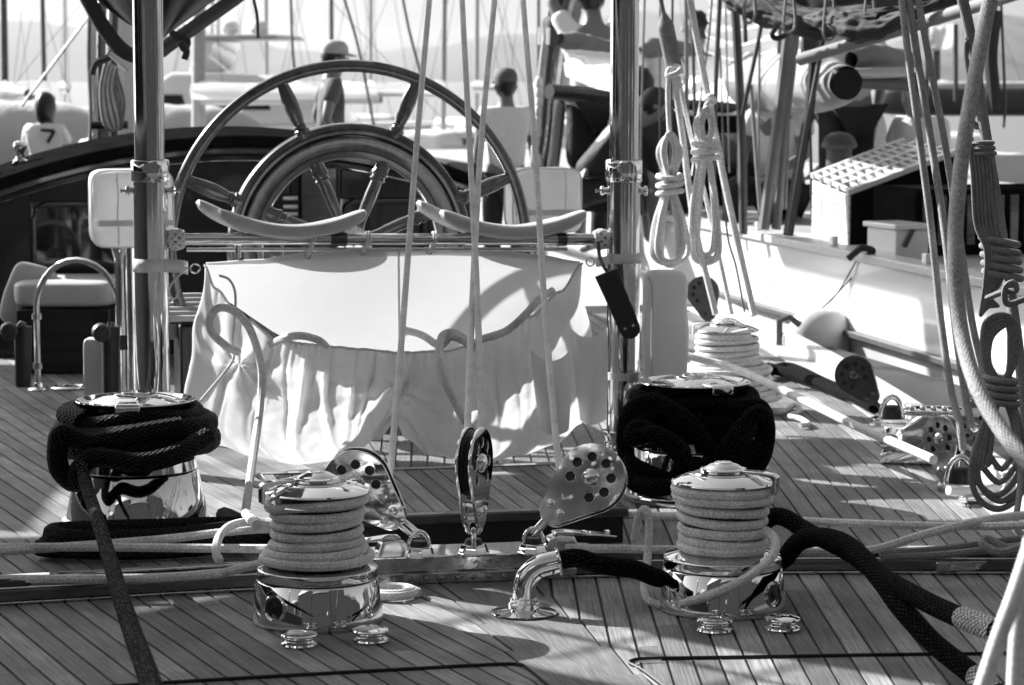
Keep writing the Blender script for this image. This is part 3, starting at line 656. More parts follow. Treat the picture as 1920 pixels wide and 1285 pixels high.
def chock(x0, x1, label):
    """boom chock: two thick curved boards, the rear one shifted back and to port"""
    cx = (x0+x1)/2; c = bp(cx); t = thing('boom_chock', c, label, 'chock', 'curved wooden boom chocks')
    half = (x1-x0)/2*dep(c)/FPX
    def board(s0, s1, back, name, depth, dz, hs):
        def fn(u, v):
            s = s0+(s1-s0)*u; w = v*2*pi; t_ = -1+2*u
            end = max(0, 1-abs(t_)**10)**.5
            z = .024+.062*s*s+dz; hh = hs*end*(1.0+.12*abs(s)); dd = depth*(.55+.45*end)*min(1, end*3)
            ca, sa = cos(w), sin(w); q = 3.0
            e = lambda k: (abs(k)**(2/q))*(1 if k >= 0 else -1)
            return c+perp*back+dirb*(half*s)+perp*(dd*e(ca)*.5)+V(0,0,z+hh*e(sa))
        MB().grid(fn, 44, 20).build(name, 'pale_wood', t)
    board(-1.0, 1.0, 0, 'front_board', .085, 0, .0235); board(-1.24, .80, .095, 'rear_board', .10, -.006, .023)
    MB().box((0,0,0), (.05,.16,.03), F3(c+perp*.06+V(0,0,.026)-dirb*half*.35, (0,0,1), dirb)).build('bracket', 'dark_steel', t, bevel=.003)
    MB().box((0,0,0), (.05,.16,.03), F3(c+perp*.06+V(0,0,.026)+dirb*half*.35, (0,0,1), dirb)).build('bracket', 'dark_steel', t, bevel=.003)
chock(398, 682, 'left curved pale-wood chock resting on the gallows bar')
chock(814, 1098, 'right curved pale-wood chock resting on the gallows bar')

# ------------------------------------------------------------------ steering wheel
WC = P(657,462,8.9); WR = .660
wh = thing('ship_helm', V(WC.x, WC.y, 0), 'big varnished eight-spoked ship wheel behind the gallows bar', 'wheel')
MW = F3(WC, (0,-1,0), (1,0,0))
def ringprof(r0, pts): return [(r0+a, b) for a, b in pts]
MB().lathe(ringprof(WR-.022, [(.022*cos(2*pi*i/14), .024*sin(2*pi*i/14)) for i in range(15)]), MW, 120, caps=False).build('rim', 'varnish_wheel', wh)
MB().lathe([(.392,-.02),(.392,.012),(.399,.024),(.409,.026),(.414,.018),(.418,.018),(.422,.022),(.432,.022),(.436,.016),(.438,-.016),(.432,-.022)], MW, 110, caps=False).build('felloe_ring', 'varnish_wheel', wh)
MB().lathe([(.312,-.02),(.312,.008),(.318,.018),(.336,.020),(.342,.014),(.366,.030),(.386,.032),(.391,.024),(.391,-.02)], MW, 110, caps=False).build('inner_ring', 'varnish_wheel', wh)
MB().lathe([(0,-.05),(.07,-.05),(.075,-.04),(.075,.03),(.06,.045),(.03,.05),(.028,.07),(0,.072)], MW, 32).build('hub', 'chrome', wh)
for k in range(8):
    a = radians(22.5+45*k); d = V(sin(a), 0, cos(a)); M = F3(WC, d, (0,-1,0))
    sp = MB().lathe([(.022,.415),(.026,.433),(.025,.440),(.028,.440),(.028,.447),(.022,.451),(.0205,.457),(.023,.462),(.019,.468),(.024,.49),(.028,.53),(.0275,.56),(.023,.595),(.018,.628)], M, 18, caps=False).build('spoke_handle', 'varnish_wheel', wh)
    MB().lathe([(.026,.322),(.026,.290),(.030,.282),(.030,.274),(.024,.270),(.024,.262),(.028,.258),(.028,.254),(.020,.246),(.022,.20),(.021,.15),(.018,.11),(.022,.07)], M, 18, caps=False).build('spoke', 'varnish_wheel', wh)
MB().box((0,0,0), (.05,.35,.05), T3(WC+V(0,.2,0))).build('shaft', 'chrome', wh, bevel=.01)
stb = thing('steering_box', V(WC.x, WC.y+.55, 0), 'dark varnished steering box behind the ship wheel', 'box')
MB().box((WC.x, WC.y+.45, .28), (.38,.5,.558)).build('cabinet', 'varnish_dark', stb, bevel=.01)
MB().box((WC.x, WC.y+.45, .58), (.44,.56,.035)).build('lid', 'varnish', stb, bevel=.008)
gb = G(330,610,.35); gr = thing('helm_seat', V(gb.x+.05,gb.y,.0), 'slatted teak helm seat just left of the ship wheel', 'seat')
hs = P(345,600,8.6)
for i in range(6):
    MB().box((0,0,0), (.15,.034,.02), T3(hs+V(.015,.05+i*.042,.012*i))).build('slat', 'teak_pale', gr, bevel=.004)
MB().box((0,0,0), (.16,.05,.06), T3(hs+V(.015,.15,-.05))).build('rail', 'varnish', gr, bevel=.006)
MB().box((0,0,0), (.06,.25,.40), T3(V(hs.x+.02,hs.y+.18,.202))).build('pedestal', 'varnish_dark', gr, bevel=.008)

# ------------------------------------------------------------------ canvas bag hanging from the bar
bag = thing('canvas_bag', V((PL.x+PR.x)/2, (PL.y+PR.y)/2, .05), 'white canvas rope bag laced to the gallows bar, pockets bulging', 'bag')
def interp(tab, x):
    if x <= tab[0][0]: return tab[0][1]
    for (a, ya), (b, yb) in zip(tab, tab[1:]):
        if x <= b:
            f = (x-a)/(b-a); f = f*f*(3-2*f); return ya+(yb-ya)*f
    return tab[-1][1]
def lin(tab, x):
    for (a, ya), (b, yb) in zip(tab, tab[1:]):
        if x <= b: return ya+(yb-ya)*max(0, (x-a)/(b-a))
    return tab[-1][1]
TOPB = [(385,492),(480,486),(577,474),(680,466),(805,464),(930,468),(1010,478),(1088,490)]
def backp(u, v):
    x0, x1 = lin([(0,386),(.5,392),(1,420)], v), lin([(0,1088),(.5,1084),(1,1060)], v)
    px = x0+(x1-x0)*u; py = interp(TOPB, 385+703*u)*(1-v)+lin([(0,560),(.15,625),(.3,668),(.5,690),(.7,668),(.85,625),(1,560)], u)*v
    d = dbar(px)-.004+.012*sin(v*3)*sin(u*9)
    return P(px, py, d)
MB().grid(backp, 48, 22).build('back_panel', 'canvas', bag)
MB().grid(lambda u, v: backp(u, v*.07)-HF*.004, 48, 3).build('top_hem', 'canvas', bag)
MB().tube([backp(.515, i/10*.85)-HF*.003 for i in range(11)], .004, 6).build('centre_seam', 'canvas_thick', bag)
MTOP = [(0,497),(.03,540),(.10,592),(.20,634),(.30,641),(.42,648),(.52,655),(.64,652),(.76,630),(.86,590),(.94,545),(1,494)]
MBOT = [(0,800),(.04,835),(.12,852),(.25,868),(.38,856),(.46,822),(.505,790),(.535,822),(.60,852),(.72,866),(.84,850),(.93,832),(1,795)]
LEFT = [(0,384),(.25,372),(.6,352),(.85,348),(1,384)]
RIGHT = [(0,1090),(.3,1100),(.6,1118),(.85,1122),(1,1092)]
FR_ = random.Random(12); FOLDS = [(.06+.045*k+FR_.uniform(-.012,.012), FR_.uniform(-.06,.06), FR_.uniform(.005,.013), FR_.uniform(-.040,.046)) for k in range(20)]
def pocket(u, v):
    px = lin(LEFT, v)+(lin(RIGHT, v)-lin(LEFT, v))*u
    yt, yb = interp(MTOP, u), interp(MBOT, u)
    py = yt+(yb-yt)*(v**.92)
    env = sin(pi*min(1, max(0, u)))**.55
    pin = math.exp(-((u-.515)/.05)**2)
    bul = (.045+.15*sin(pi*min(1, .08+v*.92))**.8)*env*(1-.72*pin*(.3+.7*v))
    un = u+.006*noise.noise(V(u*9, v*3, 7))
    pl = .040*(1-abs(sin(un*42+2*sin(un*13)))**.6)*math.exp(-v*1.9)*(.6+.7*noise.noise(V(u*8, .4, 2)))+.020*(1-abs(sin(un*118+3*sin(un*23)))**.8)*math.exp(-v*8)
    fold = sum(A*math.exp(-((un-a-s_*v)/ww)**2)*sin(pi*min(1, v**.75)) for a, s_, ww, A in FOLDS)
    dc = math.hypot((u-.515)*2.3, v-.42); an_ = atan2(v-.42, (u-.515)*2.3); cf = .013*sin(5*an_+.6+2*noise.noise(V(u*9,v*6,1)))*math.exp(-(dc/.33)**2)*min(1, dc/.08)
    d1, d2 = .05*math.exp(-((u-.515-.20*(.62-v))/.020)**2)*v, .05*math.exp(-((u-.515+.24*(.55-v))/.020)**2)*v
    t1 = math.hypot((u-.115)*2.2, (v-.30)); tie = -.06*math.exp(-(t1/.10)**2)+.020*sin(7*atan2(v-.30, (u-.115)*2.2))*math.exp(-(t1/.26)**2)*min(1, t1/.05)
    nz = .020*noise.noise(V(u*7, v*4, 3.1))+.009*noise.noise(V(u*17, v*8, 1.1))+.004*noise.noise(V(u*41, v*18, 6))+cf
    ex = 4*sin(v*14+u*9)*(1-env)
    p = P(px+ex, py, dbar(px)); return p-HF*(bul+(pl+fold)*env+tie-d1-d2*.9+nz*env+.006)
MB().grid(pocket, 260, 80).build('front_pocket', 'canvas', bag)
hem = [pocket(i/200, 0)-HF*.002 for i in range(201)]
MB().tube(hem, .0042, 6).build('gathered_hem', 'canvas', bag)
def side_pocket(x0, x1, y0, y1, d, bul, name):
    def fn(u, v):
        px = (x0+x1)/2+(x1-x0)*(u-.5)*(1.08-.30*v*v)+8*v; py = y0+(y1-y0)*v+10*sin(pi*u)*(1-v)-16*(1-abs(2*u-1))*v*0
        b = bul*sin(pi*u)**.6*(.5+.6*sin(pi*min(1,.15+.8*v)))
        return P(px, py+8*sin(3*u), d)-HF*(b+.008*sin(u*9+v*4))
    MB().grid(fn, 24, 24).build(name, 'canvas', bag)
side_pocket(998, 1066, 655, 805, dbar(1030)-.15, .09, 'side_pocket')
side_pocket(1068, 1136, 612, 785, dbar(1100)-.04, .08, 'side_pocket')
for x, y0 in ((577,481),(680,474),(805,473)):
    g = P(x, y0, dbar(x)-.012); c = bp(x)
    MB().lathe([(.0055,-.001),(.0095,-.001),(.0105,.001),(.0095,.003),(.006,.002)], F3(g-HF*.003, -HF), 18, caps=False).build('grommet', 'chrome', bag)
    for dx in (-.004, .0045):
        ps = [g-HF*.006+dirb*dx*.4]
        for i in range(9):
            a = pi*1.15*i/8-.2; ps.append(c+dirb*dx-perp*(.025*cos(a))+V(0,0,.025*sin(a)))
        ps.append(g+HF*.012+dirb*dx*.4)
        MB().tube(cr(ps, 4), .0026, 6).build('lacing', 'rope_white', bag)
def strap(pts, wd, th, name, mat, parent):
    """a flat band along pts (vertical width)"""
    m = MB(); pts = cr(pts, 8)
    for p in pts: m.v += [tuple(p+V(0,0,wd/2)), tuple(p-V(0,0,wd/2))]
    for i in range(len(pts)-1): m.face((2*i, 2*i+1, 2*i+3, 2*i+2))
    return m.build(name, mat, parent, solid=th)
def around(c, r, z, a0, a1, n=9): return [V(c.x+r*cos(a), c.y+r*sin(a), z) for a in [a0+(a1-a0)*i/n for i in range(n+1)]]
fa = atan2(-PL.y, -PL.x); zL = P(281,497,DL).z
strap(around(PL,.0575,zL,fa-2.4,fa+.9)+[P(340,500,DL-.03),P(352,503,DL-.01)], .042, .003, 'corner_strap', 'canvas_thick', bag)
fa = atan2(-PR.y, -PR.x); zR = P(1170,484,DR).z
strap([P(1118,492,DR-.03),P(1135,490,DR-.05)]+around(PR,.0575,zR,fa-.9,fa+2.4), .032, .003, 'corner_strap', 'canvas_thick', bag)
for x, y, d in ((366,504,DL-.01),(1107,491,DR-.02)):
    MB().lathe([(.0145+.0028*cos(2*pi*i/8), .0028*sin(2*pi*i/8)) for i in range(9)], F3(P(x,y,d), -HF+RT*.3), 24, caps=False).build('ring', 'chrome', bag)
rope('tie_cord', [P(352,502,DL-.02),P(338,515,DL-.07),P(322,532,DL-.08),P(316,552,DL-.08),P(328,560,DL-.08),P(334,545,DL-.08),P(330,520,DL-.075)], .0035, 'rope_white', None, parent=bag, n=6)
rope('tie_cord', [P(412,517,7.75),P(430,525,7.72),P(441,550,7.68),P(440,600,7.62),P(436,640,7.60),P(438,672,7.60),P(420,700,7.58),P(398,726,7.57),P(376,752,7.56)], .0042, 'rope_white', None, parent=bag, n=6)
for pts, lb in (([(508,645,7.84),(535,634,7.76),(565,630,7.74),(595,637,7.8),(610,648,7.9)],'pale rope end lying over the left edge of the canvas pocket'),
            ([(755,618,8.12),(790,628,8.06),(825,648,7.95),(845,632,7.88),(870,640,7.9),(885,655,8.0)],'pale rope knotted over the middle edge of the canvas pocket'),
            ([(880,650,8.0),(905,636,7.97),(950,620,8.0),(985,590,8.0),(1010,562,8.02),(1036,545,8.08)],'pale rope running up inside the right end of the canvas bag'),
            ([(880,640,7.96),(850,624,7.9),(828,632,7.86),(824,670,7.78),(832,710,7.72),(850,750,7.70),(872,790,7.70),(895,815,7.72)],'pale rope hanging down the front of the canvas bag behind the centre block')):
    rope('bag_rope', PP(pts), .0125, 'rope_light', lb, group='ropes stowed in the canvas bag', n=9)

# ------------------------------------------------------------------ covers, sheath
def rbox(c, dims, M, r=.03, n=4.0, nu=36, nv=24, bumpy=.0):
    def e(k, q): return (abs(k)**(2/q))*(1 if k >= 0 else -1)
    def fn(u, v):
        a, b = 2*pi*u, -pi/2+pi*v
        p = V(e(cos(b),n)*e(cos(a),n)*dims[0]/2, e(cos(b),n)*e(sin(a),n)*dims[1]/2, e(sin(b),n)*dims[2]/2)
        if bumpy: p += V(noise.noise(p*9), noise.noise(p*9+V(5,1,2)), 0)*bumpy
        return M @ (Vector(c)+p)
    return MB().grid(fn, nu, nv)
def buoy_cover(px, py, d, dims, label):
    c1 = P(px, py, d); M1 = F3(c1, (0,0,1), dirb); t = thing('lifebuoy_cover', c1-V(0,0,dims[2]/2), label, 'cover', 'white buoy covers')
    rbox((0,0,0), dims, M1, n=7, bumpy=.010, nu=56, nv=44).build('cover_body', 'canvas_thick', t)
    e = lambda k, q: (abs(k)**(2/q))*(1 if k >= 0 else -1)
    for yo in (-.36, .36):
        ps = [M1 @ V(e(cos(a),7)*dims[0]*.492, dims[1]*yo, e(sin(a),7)*dims[2]*.492) for a in [2*pi*k/40 for k in range(40)]]
        MB().tube(ps, .0042, 6, closed=True).build('piping', 'canvas', t)
    for xo in (-.18, .24): MB().tube([M1 @ V(dims[0]*xo+.002*sin(k), -dims[1]*.503, dims[2]*(-.47+.94*k/12)) for k in range(13)], .0022, 5).build('stitched_seam', 'rope_light', t)
    MB().box((0,-dims[1]*.505,-dims[2]*.18), (dims[0]*.97,.004,.020), M1).build('strap', 'canvas', t)
buoy_cover(246, 390, 8.75, (.285,.20,.268), 'white box-shaped buoy cover behind the left gallows post')
buoy_cover(1018, 375, 9.3, (.262,.20,.235), 'white box-shaped buoy cover behind the right side of the ship wheel')
for x, d, l in ((246,8.75,'left'),(1018,9.0,'right')):
    b = P(x,450,d); o = MB().tube([V(b.x,b.y,.001), V(b.x,b.y,b.z+.02)], .018, 14).build('cover_stanchion', 'chrome'); tag(o, 'chrome stanchion holding up the %s white buoy cover' % l, 'stanchion', 'stanchions under the buoy covers')
ct = P(1247,620,8.2); M1 = F3(ct, (0,0,1), RT)
def tallc(u, v):
    s = -1+2*u; t = v
    zt = .195-.010*abs(s)**5*3; zb = -.20
    z = zb+(zt-zb)*t; wd = .073*(1-.10*t*t)*(1 if t < .93 else sqrt(max(0,1-((t-.93)/.07)**2))*.35+.65)
    return s, z, wd
cv = thing('rail_cover', P(1247,735,8.2), 'tall narrow grey-white canvas cover beside the right gallows post', 'cover')
rbox((0,0,0), (.146,.085,.40), M1, n=6, bumpy=.010, nu=40, nv=36).build('cover_body', 'canvas_thick', cv)
MB().tube(cr([M1 @ V(-.045,-.047,-.19), M1 @ V(-.047,-.049,0), M1 @ V(-.046,-.047,.14), M1 @ V(-.06,-.034,.18)], 8), .0035, 6).build('stitched_seam', 'canvas', cv)
MB().tube([V(ct.x,ct.y,.001), V(ct.x,ct.y,ct.z-.18)], .02, 14).build('leg', 'chrome', cv)
sh = thing('knife_sheath', P(1165,600,8.1), 'black knife sheath hanging from the right gallows post', 'sheath')
u1, u2 = P(1140,520,8.08), P(1180,615,8.08); dz = (u2-u1).normalized(); Ms = F3(u1, HF, dz)
L_ = (u2-u1).length
def capsule(x0, x1, w0, w1): return [(x0,-w0),(x1-w1*.6,-w1)]+[(x1-w1*.6+w1*cos(a), w1*sin(a)) for a in [-pi/2+pi*i/8 for i in range(1,8)]]+[(x1-w1*.6,w1),(x0,w0)]
plate('sheath_body', capsule(-.01, L_+.02, .034, .030), [], .022, Ms, 'leather', sh, .004)
plate('sheath_flap', capsule(-.014, .065, .036, .034), [], .028, Ms, 'leather', sh, .003)
for s in (-.014, .014): MB().lathe([(.005,0),(.005,.002),(.002,.003),(0,.003)], Ms @ T3((L_-.004, s, -.0155)) @ Matrix.Rotation(pi,4,'X'), 12).build('snap', 'chrome', sh)
MB().tube(cr([P(1122,455,8.2),P(1124,480,8.15),P(1132,500,8.1),P(1142,515,8.08)],6), .006, 8).build('lanyard', 'black', sh)
MB().tube(cr([P(1150,505,8.12),P(1165,550,8.13),P(1184,575,8.14),P(1192,610,8.12)],6), .005, 8).build('lanyard', 'rope_grey', sh)

# ------------------------------------------------------------------ mainsheet falls up to the boom
for pts, rr, lb in (([(729,905,6.22),(737,830,6.4),(756,600,6.98),(779,300,7.55),(806,-8,8.15),(824,-200,8.55),(840,-420,9.0)], .0092, 'leftmost mainsheet fall, rising from the left block past the wheel rim'),
            ([(873,900,6.19),(876,820,6.32),(886,560,6.98),(902,270,7.6),(928,-8,8.15),(945,-230,8.6),(960,-420,9.0)], .0092, 'mainsheet fall rising from the front of the centre block and leaning right'),
            ([(903,830,6.33),(902,760,6.5),(893,520,7.05),(880,260,7.6),(866,-8,8.15),(856,-230,8.6),(848,-420,9.0)], .0092, 'mainsheet fall rising from the back of the centre block and leaning left'),
            ([(1052,890,6.24),(1043,830,6.38),(1020,560,7.0),(1003,280,7.55),(980,-8,8.15),(966,-220,8.55),(952,-420,9.0)], .0092, 'rightmost mainsheet fall, rising from the right block')):
    rope('mainsheet_fall', PP(pts), rr, 'rope_white', lb, group='mainsheet falls', n=9)
# sheet lines crossing the deck
for pts, rr, lb in (([(-40,1027,6.2),(180,1026,6.2),(350,1028,6.2),(480,1029,6.18),(560,1030,6.1)], .0115, 'pale rope stretched straight across the left deck at winch height'),
            ([(-40,1036,6.15),(60,1030,6.2),(300,1012,6.3),(440,996,6.35),(520,992,6.35),(600,1000,6.3)], .0115, 'pale rope crossing the left deck and arching behind the left front winch'),
            ([(412,1052,6.1),(405,1035,6.12),(412,1005,6.2),(435,985,6.3),(480,978,6.35),(540,985,6.3)], .011, 'short pale rope end bent over the lines left of the left front winch'),
            ([(1130,966,6.75),(1230,967,6.7),(1400,972,6.6),(1600,981,6.4),(1800,987,6.3),(1960,984,6.2)], .0105, 'pale rope stretched level behind the right front winch'),
            ([(1060,1028,6.15),(1200,1030,6.15),(1400,1033,6.12),(1560,1036,6.1),(1640,1030,6.1),(1740,1000,6.15),(1850,975,6.3),(1960,962,6.4)], .011, 'pale rope from the right clutch crossing behind the winch to the right edge'),
            ([(1650,1036,6.2),(1760,1030,6.25),(1900,1012,6.3),(1960,1008,6.3)], .009, 'thin grey rope lying on deck near the right end of the traveller'),
            ([(1650,1046,6.1),(1760,1041,6.1),(1860,1030,6.12),(1960,1018,6.2)], .010, 'grey rope lying close behind the right end of the traveller'),
            ([(1950,1050,6.0),(1890,1030,6.02),(1850,1012,6.05),(1846,1024,6.03),(1880,1036,6.0),(1930,1020,5.98),(1960,1000,5.98)], .012, 'grey rope tangled at the right edge above the traveller')):
    rope('sheet_line', PP(pts), rr, 'rope_grey' if 'grey' in lb else 'rope_light', lb, group='lines across the deck', n=8)
q = []
for i in range(60):
    a = 2*pi*i/24; r = .062-.018*i/60; q.append(G(735,1112,.012)+RT*(r*cos(a))+HF*(r*.9*sin(a))+V(0,0,.008*i/60))
o = MB().tube(q, .0115, 8).build('rope_end', 'rope_light'); tag(o, 'small pale coil of rope on deck right of the left front winch', 'rope')
rope('small_knot', GP([(1448,770),(1470,772),(1490,760),(1500,770),(1480,780),(1500,785),(1515,795),(1500,798)], .015), .010, 'rope_light', 'little pale knotted rope end on deck below the taut white line', n=8)
rope('taut_line', [P(1290,668,9.0),P(1380,692,8.9),P(1460,728,8.5),P(1600,796,7.9),P(1750,862,7.35)], .0145, 'rope_white', 'sunlit white line stretched tight from the distant winch to the rail block', n=9)
# ================================================================== water, far shore
mk('water', .02, .12, spec=.6, bump=.6, bscale=.9, coords='Object'); MT['water'].node_tree.nodes['Bump'].inputs['Distance'].default_value = .12
mk('near_hill', .055, .9, var=.4, vscale=.01)
mk('far_hill', .075, .9, var=.35, vscale=.004)
mk('quay_stone', .05, .85, var=.3, vscale=.8, bump=.4, bscale=6)
mk('mast_grey', .42, .35, metal=.4, var=.1); mk('mast_dark', .07, .4, var=.2); mk('mast_pale', .70, .35)
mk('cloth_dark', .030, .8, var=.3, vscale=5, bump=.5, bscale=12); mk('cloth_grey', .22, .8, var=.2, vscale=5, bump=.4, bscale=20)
mk('sail_white', .86, .7, var=.06, vscale=3, bump=.5, bscale=9, transl=.6)
mk('skin', .30, .5, var=.1, vscale=9, spec=.4); mk('skin_tan', .17, .5, var=.1, vscale=9); mk('hair', .012, .4, bump=.8, bscale=90)
mk('shirt_white', .80, .85, bump=.4, bscale=14); mk('shirt_grey', .09, .85, bump=.4, bscale=14); mk('shirt_light', .55, .85, bump=.4, bscale=14); mk('trousers', .010, .8, bump=.4, bscale=14); mk('cap_light', .42, .8); mk('cap_dark', .10, .8)
sea = MB().add([(-7000,-60,-1.1),(7000,-60,-1.1),(7000,7000,-1.1),(-7000,7000,-1.1)], [(0,1,2,3)]).build('sea', 'water', smooth=False); tag(sea, None, None, kind='structure')
def ridge(name, prof, d0, depth, mat):
    def fn(u, v):
        px = prof[0][0]+(prof[-1][0]-prof[0][0])*u; y = interp(prof, px)
        top = P(px, y, d0); f = sin(pi*min(1, v*1.02))**.8; q = top+HF*(v-.5)*depth
        z = -1.5+(top.z+1.5)*f*(1+.10*noise.noise(V(u*40, v*6, 2))+.05*noise.noise(V(u*130, v*20, 5)))
        return V(q.x, q.y, z)
    o = MB().grid(fn, 160, 18).build(name, mat); tag(o, None, None, kind='structure'); return o
ridge('hills', [(-900,60),(-400,40),(-150,52),(40,38),(110,46),(200,58),(330,52),(440,70),(560,96),(700,100),(820,86),(940,66),(1060,55),(1130,34),(1220,22),(1300,30),(1420,60),(1600,85),(1900,90),(2600,70)], 4200, 1500, 'far_hill')
ridge('headland', [(1500,150),(1560,130),(1640,104),(1720,70),(1790,44),(1850,34),(1930,40),(2100,20),(2500,10)], 1500, 700, 'near_hill')

# ------------------------------------------------------------------ people
def person(name, base, yaw, H, label, shirt='shirt_white', legs='trousers', skin='skin', hair='hair', cap=None, pose='stand', lean=0., arms='down', short=False, group='people on the boats', turn=0., long=0.):
    """a figure facing local +Y, built as one skinned body; clothes and hair are its children"""
    s = H/1.75; t = thing(name, base, label, 'person', group); M = T3(base) @ Matrix.Rotation(yaw, 4, 'Z') @ Matrix.Scale(s, 4)
    hipz = .93 if pose == 'stand' else .46
    def up(p):                                          # lean the upper body about the hips
        x, y, z = p; q = Matrix.Rotation(-lean, 3, 'X') @ V(x, y, z-hipz); return (q.x, q.y, q.z+hipz)
    J = {'pelvis':(0,0,hipz),'waist':up((0,.0,hipz+.14)),'chest':up((0,-.01,hipz+.34)),'nb':up((0,-.015,hipz+.50)),'neck':up((0,.0,hipz+.545)),'jaw':up((0,.02,hipz+.595)),'head':up((0,.022,hipz+.66)),'crown':up((0,.01,hipz+.735))}
    rad = {'pelvis':(.15,.115),'waist':(.14,.10),'chest':(.155,.11),'nb':(.095,.07),'neck':(.066,.066),'jaw':(.062,.075),'head':(.073,.092),'crown':(.055,.07)}
    E_ = [('pelvis','waist'),('waist','chest'),('chest','nb'),('nb','neck'),('neck','jaw'),('jaw','head'),('head','crown')]
    for n_, sg in (('l',-1),('r',1)):
        J['sh'+n_] = up((.165*sg,-.01,hipz+.462)); J['hp'+n_] = (.09*sg,0,hipz-.06)
        if arms == 'down': el, wr = up((.215*sg,-.03,hipz+.17)), up((.22*sg,.06,hipz-.07))
        elif arms == 'hips': el, wr = up((.30*sg,-.08,hipz+.20)), up((.17*sg,.06,hipz+.03))
        elif arms == 'up': el, wr = up((.25*sg,.08,hipz+.66)), up((.16*sg,.16,hipz+.90))
        else: el, wr = up((.21*sg,.08,hipz+.22)), up((.12*sg,.30,hipz+.16))
        J['el'+n_], J['wr'+n_] = el, wr; dv = (V(*wr)-V(*el)).normalized(); J['pa'+n_] = tuple(V(*wr)+dv*.07)
        for f in range(4):
            J['f%d%s' % (f, n_)] = tuple(V(*wr)+dv*(.15+.012*(f in (1,2)))+V(0,.021*(f-1.5),-.006*f)); rad['f%d%s' % (f, n_)] = (.0085,.0085); E_.append(('pa'+n_, 'f%d%s' % (f, n_)))
        J['th'+n_] = tuple(V(*wr)+dv*.085+V(-.02*sg,.042,0)); rad['th'+n_] = (.009,.009); E_.append(('wr'+n_, 'th'+n_))
        if pose == 'stand': kn, an, to = (.10*sg,.015,hipz-.45), (.10*sg,-.02,.08), (.115*sg,.14,.035)
        else: kn, an, to = (.12*sg,.42,hipz+.04), (.12*sg,.46,.09), (.13*sg,.62,.035)
        J['kn'+n_], J['an'+n_], J['to'+n_] = kn, an, to
        for k, r in (('sh',(.058,.058)),('el',(.040,.040)),('wr',(.028,.028)),('pa',(.034,.022)),('hp',(.088,.09)),('kn',(.056,.058)),('an',(.040,.042)),('to',(.035,.028))): rad[k+n_] = r
        E_ += [('chest','sh'+n_),('sh'+n_,'el'+n_),('el'+n_,'wr'+n_),('wr'+n_,'pa'+n_),('pelvis','hp'+n_),('hp'+n_,'kn'+n_),('kn'+n_,'an'+n_),('an'+n_,'to'+n_)]
    def skin_mesh(nm, keys, edges, mat, grow=0., over=None):
        keys = list(keys); ix = {k: i for i, k in enumerate(keys)}; me = bpy.data.meshes.new(nm)
        pos = dict(J); pos.update(over or {})
        me.from_pydata([tuple(M @ V(*pos[k])) for k in keys], [(ix[a], ix[b]) for a, b in edges if a in ix and b in ix], [])
        o = bpy.data.objects.new(nm, me); COL.objects.link(o); o.modifiers.new('skin', 'SKIN'); sd = me.skin_vertices[0].data
        for k in keys:
            r = rad[k]; sd[ix[k]].radius = ((r[0]+grow)*s, (r[1]+grow)*s); sd[ix[k]].use_root = (k == keys[0])
        o.modifiers['skin'].use_smooth_shade = True; q = o.modifiers.new('sub', 'SUBSURF'); q.levels = q.render_levels = 2; me.materials.append(MT[mat])
        o.parent = t; o.matrix_parent_inverse = t.matrix_basis.inverted(); return o
    skin_mesh('body', list(J), E_, skin)
    mid = lambda a, b, f: tuple(V(*J[a])*(1-f)+V(*J[b])*f)
    ov = {'ell':mid('shl','ell',.62),'elr':mid('shr','elr',.62),'nb':mid('chest','nb',.97)}; rad0 = dict(rad); rad['ell'] = rad['elr'] = (.056,.056); rad['nb'] = (.095,.07)
    skin_mesh('shirt', ['pelvis','waist','chest','nb','shl','shr','ell','elr'], E_, shirt, .014, ov); rad.update(rad0)
    ov = {} if not short else {'anl':mid('hpl','knl',.95),'anr':mid('hpr','knr',.95)}
    ks = ['pelvis','hpl','hpr','knl','knr']+([] if short else ['anl','anr'])
    if short: rad['knl'] = rad['knr'] = (.075,.08)
    skin_mesh('shorts' if short else 'trousers', ks, E_, legs, .016); rad.update(rad0)
    hc = M @ V(*up((0,.012,hipz+.67))); HM = F3(hc, M.to_3x3() @ V(*(V(*up((0,0,hipz+1)))-V(*up((0,0,hipz))))), M.to_3x3() @ V(0,1,0)) @ Matrix.Rotation(turn, 4, 'Z')
    for sg in (-1, 1): MB().lathe([(.0,.012),(.013,.008),(.019,0),(.012,-.006),(0,-.008)], HM @ Matrix.Scale(s,4) @ T3((0,.082*sg,-.01)) @ Matrix.Rotation(pi/2*-sg,4,'X'), 10).build('ear', skin, t)
    MB().lathe([(0,.03),(.008,.02),(.014,0),(.016,-.012),(0,-.018)], HM @ Matrix.Scale(s,4) @ T3((.098,0,-.02)), 8).build('nose', skin, t)
    def hairf(u, v):
        a, b = 2*pi*u, -.9-.25*long+(pi/2+.9+.25*long)*v; face = max(0, cos(a)); lo = b if face < .3 else max(b, .35+.5*face)
        r = 1.0+.12*noise.noise(V(cos(a)*4, sin(a)*4, b*5))+long*(.16+.10*max(0, -b)); return HM @ (V(.104*cos(lo)*cos(a)*r-.006, .086*cos(lo)*sin(a)*r, .112*sin(lo)*r*(1+.5*long*(lo < 0))+.012)*s)
    MB().grid(hairf, 24, 12).build('hair', hair, t)
    if cap:
        c = MB().lathe([(.098,0),(.100,.03),(.092,.062),(.07,.09),(.035,.103),(0,.106)], HM @ Matrix.Scale(s,4) @ T3((-.004,0,.03)) @ Matrix.Diagonal((1.08,.92,1,1)), 24, caps=False).build('cap', cap, t)
        def brim(u, v):
            a = -1.15+2.3*u; r = .095+.075*v*cos(a)**.6; return HM @ (V(r*cos(a)+.002, .086*sin(a)*(1+.15*v), .036-.022*v*v)*s)
        MB().grid(brim, 12, 4).build('brim', cap, c, solid=.004)
    return t
